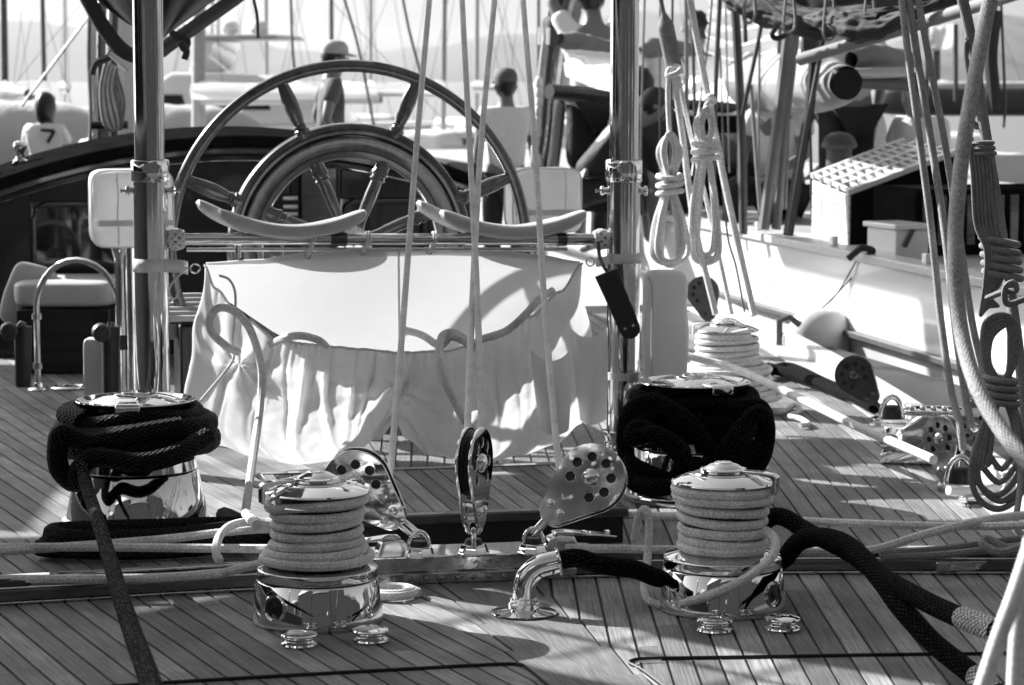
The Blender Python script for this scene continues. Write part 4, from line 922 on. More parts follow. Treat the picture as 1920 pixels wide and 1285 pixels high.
def stand_at(px, ytop, d, H): 
    p = P(px, ytop, d); return V(p.x, p.y, p.z-H*.97)
FACE = lambda deg: -YAW+radians(deg)                    # 0 = facing away from the viewer, 180 = towards; positive turns to the left
cm = person('person', stand_at(617,84,20,1.80), FACE(-78), 1.80, 'person in pale cap and dark tee shirt standing behind the wheel rim', 'shirt_grey', 'trousers', 'skin_tan', cap='cap_light', arms='hips', lean=.05)
person('person', stand_at(84,181,23,1.7), FACE(-12), 1.7, 'person with dark hair in white shirt numbered seven, seen from behind', 'shirt_white', 'trousers', 'skin', arms='fwd', long=1.)
p7 = [o for o in bpy.data.objects if o.get('label', '').startswith('person with dark hair in white shirt numbered')][0]
c7 = P(86,247,22.80); r7 = RT*cos(.2)+V(0,0,1)*-.08
def flat7(pts, wd):
    m = MB()
    for a, b in zip(pts, pts[1:]): m.tube([a, b], wd, 6, flat=.3)
    return m
sn = lambda x, y: P(x, y, 22.83)
flat7([sn(76,244), sn(102,246), sn(89,268)], .016).build('shirt_number', 'trousers', p7)
person('person', stand_at(948,136,19,1.76), FACE(10), 1.76, 'person in dark cap and white tee shirt seen from behind right of the wheel', 'shirt_white', 'trousers', 'skin_tan', cap='cap_dark')
person('person', stand_at(1116,-34,16.4,1.78), FACE(15), 1.78, 'person in white shirt and black shorts reaching up to the furled sail', 'shirt_white', 'trousers', 'skin_tan', arms='up', short=True, lean=.12)
person('person', P(1215,330,16.2)-V(0,0,.47), FACE(150), 1.70, 'seated person in pale shirt half hidden behind the right gallows post', 'shirt_light', 'trousers', 'skin_tan', pose='sit', lean=.2, arms='fwd', cap='cap_light')
person('person', P(1092,352,15.2)-V(0,0,.40), FACE(-80), 1.66, 'seated person with bare bent legs below the white furled sail', 'trousers', 'trousers', 'skin_tan', pose='sit', short=True, lean=.75, arms='fwd')
person('person', P(1240,345,15.6)-V(0,0,.47), FACE(40), 1.72, 'person in black sitting under the furled sail right of the gallows post', 'trousers', 'trousers', 'skin_tan', pose='sit', lean=.3, arms='fwd')
person('person', stand_at(1592,-37,15.5,1.78), FACE(20), 1.78, 'person in pale shirt and black trousers standing behind the slatted skylight', 'shirt_light', 'trousers', 'skin_tan')
person('person', stand_at(1642,128,16.5,1.72), FACE(60), 1.72, 'person in light grey shirt next to the one in black trousers', 'shirt_light', 'cloth_grey', 'skin', arms='fwd', lean=.2)
person('person', stand_at(1742,140,15.5,1.72), FACE(130), 1.72, 'person in white shirt partly hidden by the three pale halyards', 'shirt_white', 'trousers', 'skin', arms='fwd', lean=.2)
person('person', stand_at(1308,26,18.5,1.8), FACE(70), 1.8, 'dark-haired person whose head shows above the white furled sail', 'shirt_white', 'trousers', 'skin')
person('person', P(1465,300,15.2)-V(0,0,.62), FACE(150), 1.72, 'seated person in white shirt behind the dark rigging of the neighbouring boat', 'shirt_white', 'trousers', 'skin_tan', pose='sit', lean=.15, arms='fwd')
person('person', P(128,300,21)-V(0,0,.75), FACE(-60), 1.72, 'crouching person in pale cap beside the one in the numbered shirt', 'shirt_light', 'trousers', 'skin_tan', pose='sit', lean=.5, arms='fwd', cap='cap_light')

# ------------------------------------------------------------------ our deckhouse ahead on the left
YH_ = 11.5; RXH = 1.13
dh = thing('deckhouse', (KC, YH_, 0), 'dark varnished deckhouse with cambered roof behind the ship wheel', 'deckhouse')
def camz(x): return 1.0-.205*((x-KC)/RXH)**2
def slab(y0, y1, zoff, th, ov, n=24):
    m = MB()
    for i in range(n+1):
        x = KC+(RXH+ov)*(-1+2*i/n); z = camz(x)+zoff
        m.v += [(x,y0,z),(x,y1,z+.03),(x,y0,z-th),(x,y1,z+.03-th)]
    for i in range(n):
        a, b = 4*i, 4*i+4; m.face((a,b,b+1,a+1)); m.face((a+2,a+3,b+3,b+2)); m.face((a,a+2,b+2,b)); m.face((a+1,b+1,b+3,a+3))
    m.face((0,1,3,2)); e = 4*n; m.face((e,e+2,e+3,e+1)); return m
slab(YH_-.16, 12.1, 0, .05, .05).build('roof', 'matte_dark', dh, bevel=.012)
slab(YH_-.125, YH_+.0, -.0515, .035, .02).build('roof_moulding', 'varnish', dh, bevel=.008)
slab(YH_-.06, YH_+.0, -.0875, .03, .0).build('roof_moulding', 'varnish_dark', dh, bevel=.006)
def wallpiece(x0, x1, z0, z1fn, y, th, mat, name, parent, bevel=.006, n=8):
    m = MB()
    for i in range(n+1):
        x = x0+(x1-x0)*i/n; m.v += [(x,y,z0),(x,y,z1fn(x)),(x,y+th,z0),(x,y+th,z1fn(x))]
    for i in range(n):
        a, b = 4*i, 4*i+4; m.face((a,b,b+1,a+1)); m.face((a+2,a+3,b+3,b+2)); m.face((a+1,b+1,b+3,a+3)); m.face((a,a+2,b+2,b))
    m.face((0,1,3,2)); e = 4*n; m.face((e,e+2,e+3,e+1)); return m.build(name, mat, parent, bevel=bevel)
under = lambda x: camz(x)-.119
XL, XR = KC-RXH, KC+RXH
wx = lambda px: (lambda p: p.x)(next(P(px,400,dd) for dd in [min((abs(P(px,400,d_/50).y-YH_), d_/50) for d_ in range(500, 700))[1]]))
a0, a1, b0, b1 = wx(58), wx(300), wx(640), wx(800)
wallpiece(XL, a0, .0, under, YH_, .05, 'varnish_dark', 'bulkhead_panel', dh); wallpiece(a1, wx(545), .0, under, YH_, .05, 'varnish_dark', 'bulkhead_panel', dh)
wallpiece(wx(565), wx(632), .0, under, YH_-.012, .07, 'varnish', 'door_post', dh); wallpiece(wx(632), b0, .0, under, YH_, .05, 'varnish_dark', 'bulkhead_panel', dh)
wallpiece(b1, XR, .0, under, YH_, .05, 'varnish_dark', 'bulkhead_panel', dh)
for x0, x1 in ((a0, a1), (b0, b1)):
    wallpiece(x0, x1, .0, lambda x: .18, YH_, .05, 'varnish_dark', 'bulkhead_panel', dh); wallpiece(x0, x1, .70, under, YH_, .05, 'varnish_dark', 'bulkhead_panel', dh)
    wn = MB().box(((x0+x1)/2, YH_+.03, .44), (x1-x0-.01, .01, .53)).build('window', 'glass', dh, smooth=False)
    fr = [(x0+.01,.19),(x1-.01,.19),(x1-.01,.62),(x1-.03,.67),(x1-.07,.69),(x0+.07,.69),(x0+.03,.67),(x0+.01,.62)]
    MB().tube([V(x,YH_-.004,z) for x, z in fr], .014, 8, closed=True).build('frame', 'varnish', wn)
wallpiece(wx(545), wx(565), 0, under, YH_+.02, .03, 'black', 'door_shade_panel', dh)  # black panel stands in for the darkness inside the opening
MB().box((XL+.02, 13.0, .43), (.04, 2.9, .86)).build('side_wall', 'varnish_dark', dh, smooth=False); MB().box((XR-.02, 13.0, .43), (.04, 2.9, .86)).build('side_wall', 'varnish_dark', dh, smooth=False)
for px, py in ((540,372),(540,388),(540,402)):
    p = P(px,py,11.4); MB().tube([p-RT*.02, p+RT*.045], .012, 10).build('hinge', 'chrome', dh)
vt = P(38,300,11.55); v = thing('roof_winch', V(vt.x, vt.y, camz(vt.x)), 'small chrome winch standing on the left of the deckhouse roof', 'winch')
MB().lathe([(.034,-.01),(.036,.02),(.022,.03),(.018,.05),(.024,.07),(.030,.074),(.032,.09),(.026,.105),(.012,.112),(0,.112)], T3(V(vt.x, vt.y, camz(vt.x)+.01)), 24).build('drum', 'chrome', v)
# seat in front of the deckhouse
sb = G(145,703); st = thing('cockpit_bench', sb, 'grey cushioned seat on a dark wooden base in front of the deckhouse window', 'seat')
Ms = F3(V(sb.x, sb.y+.28, 0), (0,0,1), RT)
MB().box((0.0,.0,.14), (.40,.5,.278), Ms).build('base', 'varnish_dark', st, bevel=.008)
for z in (.06,.13,.20): MB().box((0.0,-.256,z), (.38,.010,.05), Ms).build('plank', 'varnish_dark', st, bevel=.002)
rbox((0,0,.34), (.44,.52,.115), Ms, n=6, bumpy=.01).build('seat_cushion', 'cushion', st)
Mb = F3(P(52,572,10.7)+V(0,.1,0), V(.32,.15,1), RT)
rbox((0,0,.03), (.20,.12,.28), Mb, n=5, bumpy=.01).build('back_cushion', 'cushion', st)
# hoop rail with winch-handle pockets
hb0, hb1 = G(72,732), G(228,742)
hp = thing('hoop_rail', (hb0+hb1)/2, 'arched chrome hoop rail standing on the left deck', 'rail')
zt = P(145,485,dep(hb0)).z; ctr = (hb0+hb1)/2; half = (hb1-hb0)/2; R_ = half.length
pts = [hb0+V(0,0,.0), hb0+V(0,0,.1), hb0+V(0,0,zt-R_)]+[ctr+half.normalized()*(-R_*cos(pi*i/14))+V(0,0,zt-R_+R_*sin(pi*i/14)) for i in range(1,14)]+[hb1+V(0,0,zt-R_), hb1+V(0,0,.1), hb1]
MB().tube(pts, .0125, 14).build('tube', 'chrome', hp)
for b in (hb0, hb1): MB().lathe([(0,.0005),(.04,.0005),(.042,.004),(.036,.010),(.018,.014),(.016,.03),(.0128,.032)], T3(b), 24).build('foot', 'chrome', hp)
for z in (.10, .30): MB().tube([hb0+V(0,0,z-.012), hb0+V(0,0,z+.012)], .02, 12).build('clamp', 'steel', hp)
def pocket_(px, py0, py1, d, label, knob):
    t = thing('handle_pocket', P(px,py1,d), label, 'pocket', 'leather winch-handle pockets'); c0, c1 = P(px,py0,d), P(px,py1,d)
    MB().tube([c1, c1+(c0-c1)*.1, c1+(c0-c1)*.6, c0], [.026,.030,.032,.036], 16, flat=.8).build('pouch', 'leather', t)
    lc = RT*.031-HF*.004
    ps = [c1+(c0-c1)*(i/40)+lc+RT*(.003 if i % 2 else -.003)-HF*(.006 if i % 2 else -.004) for i in range(41)]
    MB().tube(ps, .0028, 5).build('lacing', 'rope_grey', t)
    k = P(knob[0], knob[1], d-.06)
    MB().lathe([(.0,-.035),(.030,-.033),(.034,-.028),(.034,.02),(.030,.027),(.022,.029),(.020,.026),(.012,.026),(.010,.029),(0,.029)], F3(k, -HF+RT*.25), 28).build('handle_knob', 'leather', t)
    MB().tube(cr([k+HF*.02, k+HF*.05+RT*.02, c0+V(0,0,.01), c0-V(0,0,.06)], 5), .013, 10).build('handle_arm', 'dark_steel', t)
pocket_(43, 612, 726, 9.75, 'black leather winch-handle pocket hung on the left leg of the hoop', (17,621))
pocket_(208, 612, 742, 9.3, 'black leather winch-handle pocket hung beside the chrome stanchion', (190,624))
lk = P(178,680,9.45); o = rbox((0,0,0), (.075,.10,.275), F3(V(lk.x,lk.y,.14), (0,0,1), RT), n=9).build('cushion_bolster', 'cushion'); tag(o, 'upright pale grey bolster behind the left large winch', 'bolster')
sc = G(232,755); stn = thing('flared_stanchion', sc, 'chrome stanchion with flared top next to the left gallows post', 'stanchion'); zt = P(232,462,dep(sc)).z
MB().lathe([(.05,.001),(.05,.01),(.029,.02),(.027,.05),(.026,zt-.09),(.028,zt-.05),(.036,zt-.015),(.044,zt-.006),(.044,zt),(0,zt+.001)], T3(sc), 28).build('tube', 'chrome_streaked', stn)
MB().lathe([(.027,P(232,655,dep(sc)).z),(.036,P(232,655,dep(sc)).z),(.036,P(232,628,dep(sc)).z),(.027,P(232,628,dep(sc)).z)], T3(sc), 24, caps=False).build('clamp', 'black', stn)
dp = G(130,729); o = MB().lathe([(0,.0005),(.072,.0005),(.076,.006),(.070,.012),(.055,.014),(.052,.010),(0,.010)], T3(dp), 36).build('deck_plate', 'chrome'); tag(o, 'round chrome filler plate on deck beside the hoop rail', 'deck plate')
# mizzen mast with its ropes, forward on the left
mp = P(232,250,13.6); mz = thing('mizzen_mast', V(mp.x,mp.y,-.1), 'pale mast hung with ropes behind the left gallows post', 'mast')
MB().tube([V(mp.x,mp.y,-.1), V(mp.x,mp.y,3.4)], .075, 20).build('spar', 'mast_pale', mz)
MB().tube([P(172,235,13.2), P(240,234,13.2)], .022, 10).build('pin_rail', 'black', mz)
for k, (x0, x1) in enumerate(((168,163),(178,172),(186,184),(196,190),(205,203),(214,212))):
    rope('halyard', PP([(x0,290,13.3),(x0+2,200,13.35),(x1+3,100,13.4),(x1+6,-20,13.5),(x1+8,-120,13.5)]), .011+.004*(k % 2), ('rope_grey','rope_light','mast_dark')[k % 3], 'halyard %s running up beside the pale mast' % ('nearest the mast pale one' if k == 5 else ['leftmost dark','second pale','third','fourth grey','fifth'][k]), group='halyards on the pale mast', n=6)
for k in range(7):
    rope('gasket_coil', PP([(200+k*3,120+k*2,13.1),(190+k*4,170,13.05),(196+k*5,230-k*2,13.0),(214+k*2,240,13.0),(222+k*1.5,190,13.05),(206+k*2,140,13.1)]), .013, 'rope_light' if k % 2 else 'rope_grey', '%s hank of rope hanging on the pale mast behind the left post' % ['leftmost grey','second, pale','third, grey','fourth, pale','fifth, grey','sixth, pale','rightmost grey'][k], group='rope hanks on the pale mast', n=6, closed=True)
# lifted canvas at the top left, a furled awning with its spar
aw = thing('furled_awning', P(300,-60,10.0), 'grey canvas awning bunched up at the top left behind the gallows post', 'awning')
def awn(u, v):
    xl, xr = 70+160*v+70*v**5, 600-300*v; px = xl+(xr-xl)*u; py = -140+(232-18*abs(2*u-1))*v
    return P(px, py, 10.0+.10*sin(u*13+2*v)+.06*sin(u*27)+.12*v)
MB().grid(awn, 40, 30).build('canvas_fold', 'cloth_grey', aw, solid=.004)
MB().tube([P(600,-130,10.1), P(440,-2,10.0), P(312,88,9.95), P(300,98,9.95)], .028, 12).build('spar', 'mast_dark', aw)
MB().tube(cr(PP([(100,-120,10.1),(165,0,10.0),(200,60,9.98),(232,96,9.95),(262,108,9.95)]), 6), .030, 10).build('edge_roll', 'cloth_dark', aw)
rope('lashing', PP([(322,62,9.9),(338,70,9.88),(352,78,9.88),(345,92,9.86),(340,80,9.84),(350,96,9.86),(346,112,9.86)]), .014, 'cloth_dark', None, parent=aw, n=7)
rope('lashing', PP([(212,96,9.9),(200,110,9.88),(180,118,9.88),(172,140,9.88)]), .014, 'cloth_dark', None, parent=aw, n=7)
MB().tube([P(206,100,9.8), P(240,131,9.8)], .011, 8).build('batten', 'white_gloss', aw)
hl = [P(470,-40,9.6),P(476,0,9.6),P(482,30,9.6),(P(484,72,9.6))]
rope('hanging_lanyard', hl, .006, 'mast_dark', 'short dark lanyard hanging from the top edge left of centre', n=6)

# ------------------------------------------------------------------ the boat moored alongside to starboard
NX = lambda y: 4.10+.02*(y-10)
nb_ = thing('neighbour_boat', (4.8, 14, -1.1), 'white wooden sailing boat moored alongside with dark rubbing strake', 'boat')
NZ = .44
sweep_y('topsides', [(0,NZ-.03),(.06,NZ-.03),(.10,.075),(.03,.075)], NX, 7.5, 30, 30, 'white_gloss', nb_)
sweep_y('rubbing_strake', [(-.012,.045),(.06,.045),(.06,.074),(-.012,.074)], NX, 7.5, 30, 30, 'mast_dark', nb_, .004)
sweep_y('lower_hull', [(.03,.044),(.10,.044),(.30,-1.15),(.22,-1.15)], NX, 7.5, 30, 30, 'grey_paint', nb_)
sweep_y('cap_rail', [(-.02,NZ-.029),(.12,NZ-.029),(.12,NZ+.012),(-.02,NZ+.012)], NX, 7.5, 30, 30, 'pale_wood', nb_, .006)
sweep_y('side_deck', [(.121,NZ-.06),(4.2,NZ-.06),(4.2,NZ-.03),(.121,NZ-.03)], NX, 7.5, 30, 30, 'teak_pale', nb_)
for k in range(16):
    y = 9+k*1.25; MB().box((NX(y)+.05, y, NZ+.035), (.03,.05,.045)).build('stanchion_base', 'white_paint', nb_, bevel=.004)
sk = thing('slatted_skylight', V(*P(1590,447,12.8).xy, NZ-.03), 'pitched skylight with slatted grating lid and white side on the neighbouring boat', 'skylight')
qA, qB, qC, qD = P(1592,356,12.8), P(1524,326,13.75), P(1795,280,13.1), P(1690,262,14.0)
def LQ(s, t): return (qA*(1-s)+qC*s)*(1-t)+(qB*(1-s)+qD*s)*t
nq = (qC-qA).cross(qB-qA).normalized(); nq = nq if nq.z > 0 else -nq
def hexa(c4, th):
    a = [Vector(p) for p in c4]; return MB().add([tuple(p) for p in a]+[tuple(p-nq*th) for p in a], [(0,1,2,3),(7,6,5,4),(0,4,5,1),(1,5,6,2),(2,6,7,3),(3,7,4,0)])
zb = NZ-.03; dn = lambda p: V(p.x, p.y, zb)
a_, b_, c_, d_ = [p-nq*.03 for p in (qA, qB, qC, qD)]
MB().add([tuple(x) for x in (a_, c_, d_, b_, dn(a_), dn(c_), dn(d_), dn(b_))], [(0,1,2,3),(0,4,5,1),(1,5,6,2),(2,6,7,3)]).build('side_box', 'matte_dark', sk, smooth=False)  # body coloured near-black to carry the shade of its aft face
for k in range(4):
    f0, f1 = k/4+.012, (k+1)/4-.012; o_ = (a_-c_).normalized()*.012
    q4 = [dn(a_)+(a_-dn(a_))*f0, dn(b_)+(b_-dn(b_))*f0, dn(b_)+(b_-dn(b_))*f1, dn(a_)+(a_-dn(a_))*f1]
    MB().add([tuple(p+o_) for p in q4]+[tuple(p) for p in q4], [(0,1,2,3),(7,6,5,4),(0,4,5,1),(1,5,6,2),(2,6,7,3),(3,7,4,0)]).build('side_board', 'white_paint', sk, smooth=False)
for t0, t1 in ((-.03,.04),(.25,.29),(.47,.54),(.73,.77),(.96,1.03)): hexa([LQ(-.02,t0)+nq*.003, LQ(1.02,t0)+nq*.003, LQ(1.02,t1)+nq*.003, LQ(-.02,t1)+nq*.003], .026).build('lid_rail', 'white_paint', sk, smooth=False)
for k in range(12): s0 = k/12*.985; hexa([LQ(s0,.0), LQ(s0+.026,.0), LQ(s0+.026,1.0), LQ(s0,1.0)], .022).build('slat', 'white_paint', sk, smooth=False)
lc_ = P(1705,470,11.6); lkz = thing('deck_locker', V(lc_.x,lc_.y,NZ-.03), 'white deck locker with dark bracket in front of the slatted skylight', 'locker')
Mq = F3(V(lc_.x,lc_.y+.15,NZ-.03), (0,0,1), (1,.1,0))
MB().box((0,0,.075), (.17,.3,.15), Mq).build('box', 'white_paint', lkz, bevel=.008); MB().box((0,0,.163), (.2,.34,.025), Mq).build('lid', 'white_paint', lkz, bevel=.006)
MB().box((-.075,-.16,.09), (.02,.012,.10), Mq @ Matrix.Rotation(.5,4,'Y')).build('bracket', 'mast_dark', lkz)
vv = P(1573,300,14.5); ve = thing('cowl_vent', vv-V(0,0,.2), 'grey domed cowl vent beside the slatted skylight', 'vent')
MB().lathe([(.075,-.25),(.075,.06),(.10,.07),(.105,.085),(.085,.13),(.05,.155),(0,.163)], T3(vv), 26).build('dome', 'vent_grey', ve)
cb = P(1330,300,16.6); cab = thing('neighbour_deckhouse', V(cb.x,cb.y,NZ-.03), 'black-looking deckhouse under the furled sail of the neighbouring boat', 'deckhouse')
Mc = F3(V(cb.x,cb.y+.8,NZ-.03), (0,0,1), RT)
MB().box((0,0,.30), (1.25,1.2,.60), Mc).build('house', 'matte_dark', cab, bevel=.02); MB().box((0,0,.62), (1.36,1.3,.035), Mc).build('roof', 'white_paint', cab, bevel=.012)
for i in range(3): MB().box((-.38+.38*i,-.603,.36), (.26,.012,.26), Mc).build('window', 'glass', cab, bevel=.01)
cb2 = P(1830,380,11.8); c2 = thing('cockpit_coaming', V(cb2.x,cb2.y,NZ-.03), 'dark slatted cockpit coaming at the right edge of the neighbouring boat', 'coaming')
Mc = F3(V(cb2.x+.25,cb2.y+.5,NZ-.03), (0,0,1), (1,.05,0))
MB().box((0,0,.16), (.95,.5,.32), Mc).build('box', 'matte_dark', c2, bevel=.01)
for i in range(12): MB().box((-.42+.076*i,-.262,.17), (.045,.018,.24), Mc).build('slat', 'varnish', c2, bevel=.004)
# furled sails
def roll(pts, rad, mat, parent, name, folds=7, amp=.12, nu=60, nv=30, squash=1.0, sheet=False):
    q = cr([Vector(p) for p in pts], 20); n = len(q)-1
    def fn(u, v):
        f = u*n; i = min(n-1, int(f)); p = q[i]+(q[i+1]-q[i])*(f-i); d = (q[i+1]-q[i]).normalized()
        sx = d.cross(V(0,0,1)).normalized(); sz = sx.cross(d)
        r = lin(rad, u)*(1+amp*sin(folds*2*pi*v+6*u+2*sin(9*u))*(.5+.5*sin(23*u))+amp*.8*noise.noise(V(u*14, cos(2*pi*v)*2, sin(2*pi*v)*2)))
        an = -1.75+3.9*v if sheet else 2*pi*v             # a sheet is cloth draped over the spar, open behind
        return p+sx*(r*cos(an))+sz*(r*sin(an)*squash)
    return MB().grid(fn, nu, nv).build(name, mat, parent)
fs = thing('furled_sail', P(1240,140,16.5), 'white furled sail on a boom above the black deckhouse', 'sail')
roll(PP([(1058,108,15.5),(1095,116,15.7),(1200,132,16.2),(1320,142,16.6),(1450,152,17.0)]), [(0,.03),(.03,.07),(.08,.10),(.2,.12),(.4,.155),(1,.185)], 'sail_white', fs, 'sail_roll', 7, .055, 110, 48, 1.0, True)
roll(PP([(1050,74,15.5),(1090,84,15.6),(1150,92,15.8)]), [(0,.04),(.4,.075),(1,.05)], 'cloth_grey', fs, 'sail_cover', 3, .1, 24, 16)
roll(PP([(1198,100,16.0),(1240,90,16.2),(1330,98,16.5)]), [(0,.04),(.3,.07),(1,.04)], 'cloth_grey', fs, 'sail_cover', 3, .1, 24, 16)
for x in (1110, 1255, 1345, 1420):
    c = P(x, 118+(x-1052)*.085, 15.62+(x-1052)/398*1.4); m_ = MB().lathe([(.118+.0002*(x-1110)+.006*cos(2*pi*i/6), .006*sin(2*pi*i/6)) for i in range(7)], F3(c, RT+HF*.9), 30, caps=False).build('gasket', 'mast_dark', fs)
MB().tube(PP([(1030,172,15.8),(1450,206,17.0)]), .05, 10).build('boom', 'varnish_dark', fs)
us = thing('loose_sail', P(1400,30,15), 'white sail flaked in loose folds at the top right of centre', 'sail')
for k, (y, r, d) in enumerate(((4,.085,15.2),(34,.07,15.0),(62,.06,15.1),(90,.065,15.3))):
    roll(PP([(1335-3*k,y-4,d),(1390,y+3*k,d-.1),(1450,y-6,d),(1510+6*k,y+4,d+.1)]), [(0,.05),(.2,r),(.8,r*1.1),(1,.04)], 'sail_white', us, 'sail_fold', 3, .12, 30, 18, .8, True)
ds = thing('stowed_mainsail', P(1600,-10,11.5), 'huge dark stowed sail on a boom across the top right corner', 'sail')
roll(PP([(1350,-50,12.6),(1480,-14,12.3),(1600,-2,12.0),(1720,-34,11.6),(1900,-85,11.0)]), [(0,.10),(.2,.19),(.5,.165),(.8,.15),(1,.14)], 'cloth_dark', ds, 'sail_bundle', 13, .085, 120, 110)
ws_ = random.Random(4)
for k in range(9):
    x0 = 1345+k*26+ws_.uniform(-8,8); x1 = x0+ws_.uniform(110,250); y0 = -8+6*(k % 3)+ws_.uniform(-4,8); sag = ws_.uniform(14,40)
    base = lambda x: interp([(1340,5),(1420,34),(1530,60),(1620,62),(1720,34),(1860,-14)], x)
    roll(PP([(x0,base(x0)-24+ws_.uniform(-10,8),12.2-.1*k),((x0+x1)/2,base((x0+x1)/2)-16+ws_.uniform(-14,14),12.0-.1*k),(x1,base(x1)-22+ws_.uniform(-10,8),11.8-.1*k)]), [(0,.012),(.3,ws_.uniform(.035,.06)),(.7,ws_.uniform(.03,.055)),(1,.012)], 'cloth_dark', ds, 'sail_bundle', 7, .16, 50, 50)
for k in range(5):
    x = 1400+k*75; MB().tube(cr(PP([(x,-20,11.4),(x-6,base(x)+2,11.35),(x+4,base(x)+14,11.4),(x+16,base(x)-2,11.45),(x+12,-20,11.5)]), 5), .007, 6).build('gasket', 'rope_grey', ds)
MB().tube(PP([(1500,112,12.0),(1580,88,11.8),(1700,52,11.4),(1880,-4,10.7),(1960,-30,10.4)]), .030, 12).build('boom', 'cloth_grey', ds)
rs = thing('rolled_sail', P(1560,160,13), 'grey rolled sail with a black disc for its shaded open end beside the dark mainsail', 'sail')
roll(PP([(1405,150,15.2),(1470,158,14.4),(1540,158,13.4),(1586,156,12.7)]), [(0,.16),(.4,.17),(.8,.13),(1,.085)], 'cloth_grey', rs, 'sail_roll', 5, .08)
MB().lathe([(0,0),(.07,0),(.075,.01),(0,.012)], F3(P(1587,157,12.66), -HF-RT*.1), 26).build('shaded_end_disc', 'black', rs)  # black disc stands in for the shaded hollow of the roll
roll(PP([(1596,112,13.0),(1640,106,13.2),(1700,116,13.5)]), [(0,.04),(.3,.065),(1,.06)], 'cloth_grey', rs, 'sail_roll', 4, .08, 24, 16)
MB().tube(PP([(1562,140,12.7),(1600,138,12.8),(1700,136,13.2)]), .027, 12).build('spar', 'mast_grey', rs); MB().tube(PP([(1606,152,13.0),(1706,158,13.3)]), .04, 12).build('spar', 'mast_dark', rs)
# fender between the hulls
fp = P(1537,640,11.9); fe = thing('fender', fp-V(0,0,.2), 'fat pale grey fender hanging between the two hulls', 'fender')
def fend(u, v):
    b = -pi/2+pi*v; e = lambda k, q: (abs(k)**(2/q))*(1 if k >= 0 else -1); return fp+RT*(.155*e(cos(b),3)*cos(2*pi*u))+HF*(.14*e(cos(b),3)*sin(2*pi*u))+V(0,0,.19*e(sin(b),3)-.03)
MB().grid(fend, 30, 20).build('body', 'cushion', fe)
for xx in (1612, 1636):
    MB().tube(cr([fp+V(0,0,.15), P(1570,550,11.85), P(xx,478,11.6)], 4), .004, 6).build('lanyard', 'rope_grey', fe)
rope('lashing_line', PP([(1590,486,11.5),(1604,474,11.5),(1616,466,11.5),(1636,470,11.5),(1628,480,11.5)]), .016, 'cloth_dark', 'dark lashing wrapped over the cap rail of the neighbouring boat', n=7)
# standing rigging of the neighbour
RIG = [([(1376,-20,13.2),(1384,110,13.2),(1390,240,13.2),(1394,440,13.1)], .024, 'mast_dark', 'thick black shroud crossing the white furled sail'),
       ([(1438,-20,13.0),(1425,60,13.0),(1404,160,13.0),(1392,215,13.0)], .012, 'mast_dark', 'slanting black stay meeting the thick black shroud'),
       ([(1395,-20,13.3),(1398,80,13.3)], .012, 'mast_dark', 'short black stay between the loose white sail folds'),
       ([(1336,-20,14),(1330,60,14),(1312,200,14),(1298,330,13.6)], .006, 'mast_dark', 'thin dark wire left of the black shroud'),
       ([(1560,-20,12.2),(1535,120,12.2),(1508,260,12.2),(1478,440,12.2)], .013, 'mast_dark', 'slanting black rope left of the slatted skylight'),
       ([(1500,-20,13.2),(1492,60,13.2),(1470,250,13.1),(1455,430,13.0)], .026, 'cloth_grey', 'thick grey rope fall near the top right sail'),
       ([(1478,60,13.0),(1462,200,13.0),(1446,320,13.0),(1432,430,13.0)], .030, 'cloth_grey', 'broad grey rope bundle hanging left of the skylight'),
       ([(1530,60,12.8),(1518,200,12.8),(1495,330,12.8),(1478,440,12.7)], .028, 'cloth_dark', 'broad dark rope bundle hanging left of the skylight'),
       ([(1350,90,14),(1356,260,14),(1362,420,13.8)], .005, 'mast_dark', 'thin wire dropping in front of the black deckhouse'),
       ([(1408,160,13.6),(1418,300,13.5),(1428,430,13.4)], .012, 'rope_grey', 'slack grey rope behind the black shroud')]
rg_ = random.Random(21)
WHERE = ['far left of the group','left of the coils','behind the first coil','behind the second coil','right of the coils','left of the black shroud','close to the black shroud','right of the black shroud','below the loose sail','left of the grey bundle','between the bundles','right of the bundles','above the skylight','right above the skylight']
for k in range(14):
    x = 1205+k*27+rg_.uniform(-8,8); dx = rg_.uniform(-26,26); dd = rg_.uniform(13.2,15.8)
    RIG.append(([(x+dx,-30,dd),(x+dx*.5,150,dd),(x,rg_.uniform(300,430),dd)], rg_.choice((.005,.007,.010,.014)), rg_.choice(('mast_dark','mast_dark','cloth_dark','rope_grey')), 'thin line in the dark rigging tangle, ' + WHERE[k]))
for pts, r, m, lb in RIG: rope('shroud', PP(pts), r, m, lb, group='rigging of the neighbouring boat', n=8)
bk = thing('hanging_block', P(1522,60,12.6)-V(0,0,.05), 'black wooden block hanging under the dark stowed sail', 'block')
rbox((0,0,0), (.10,.08,.24), F3(P(1522,56,12.6), V(.08,0,1), RT), n=3).build('shell', 'mast_dark', bk)
rope('strop', PP([(1470,40,12.8),(1455,52,12.8),(1448,66,12.8),(1460,72,12.8),(1480,60,12.8)]), .015, 'cloth_dark', 'dark rope strop knotted beside the hanging black block', n=7)
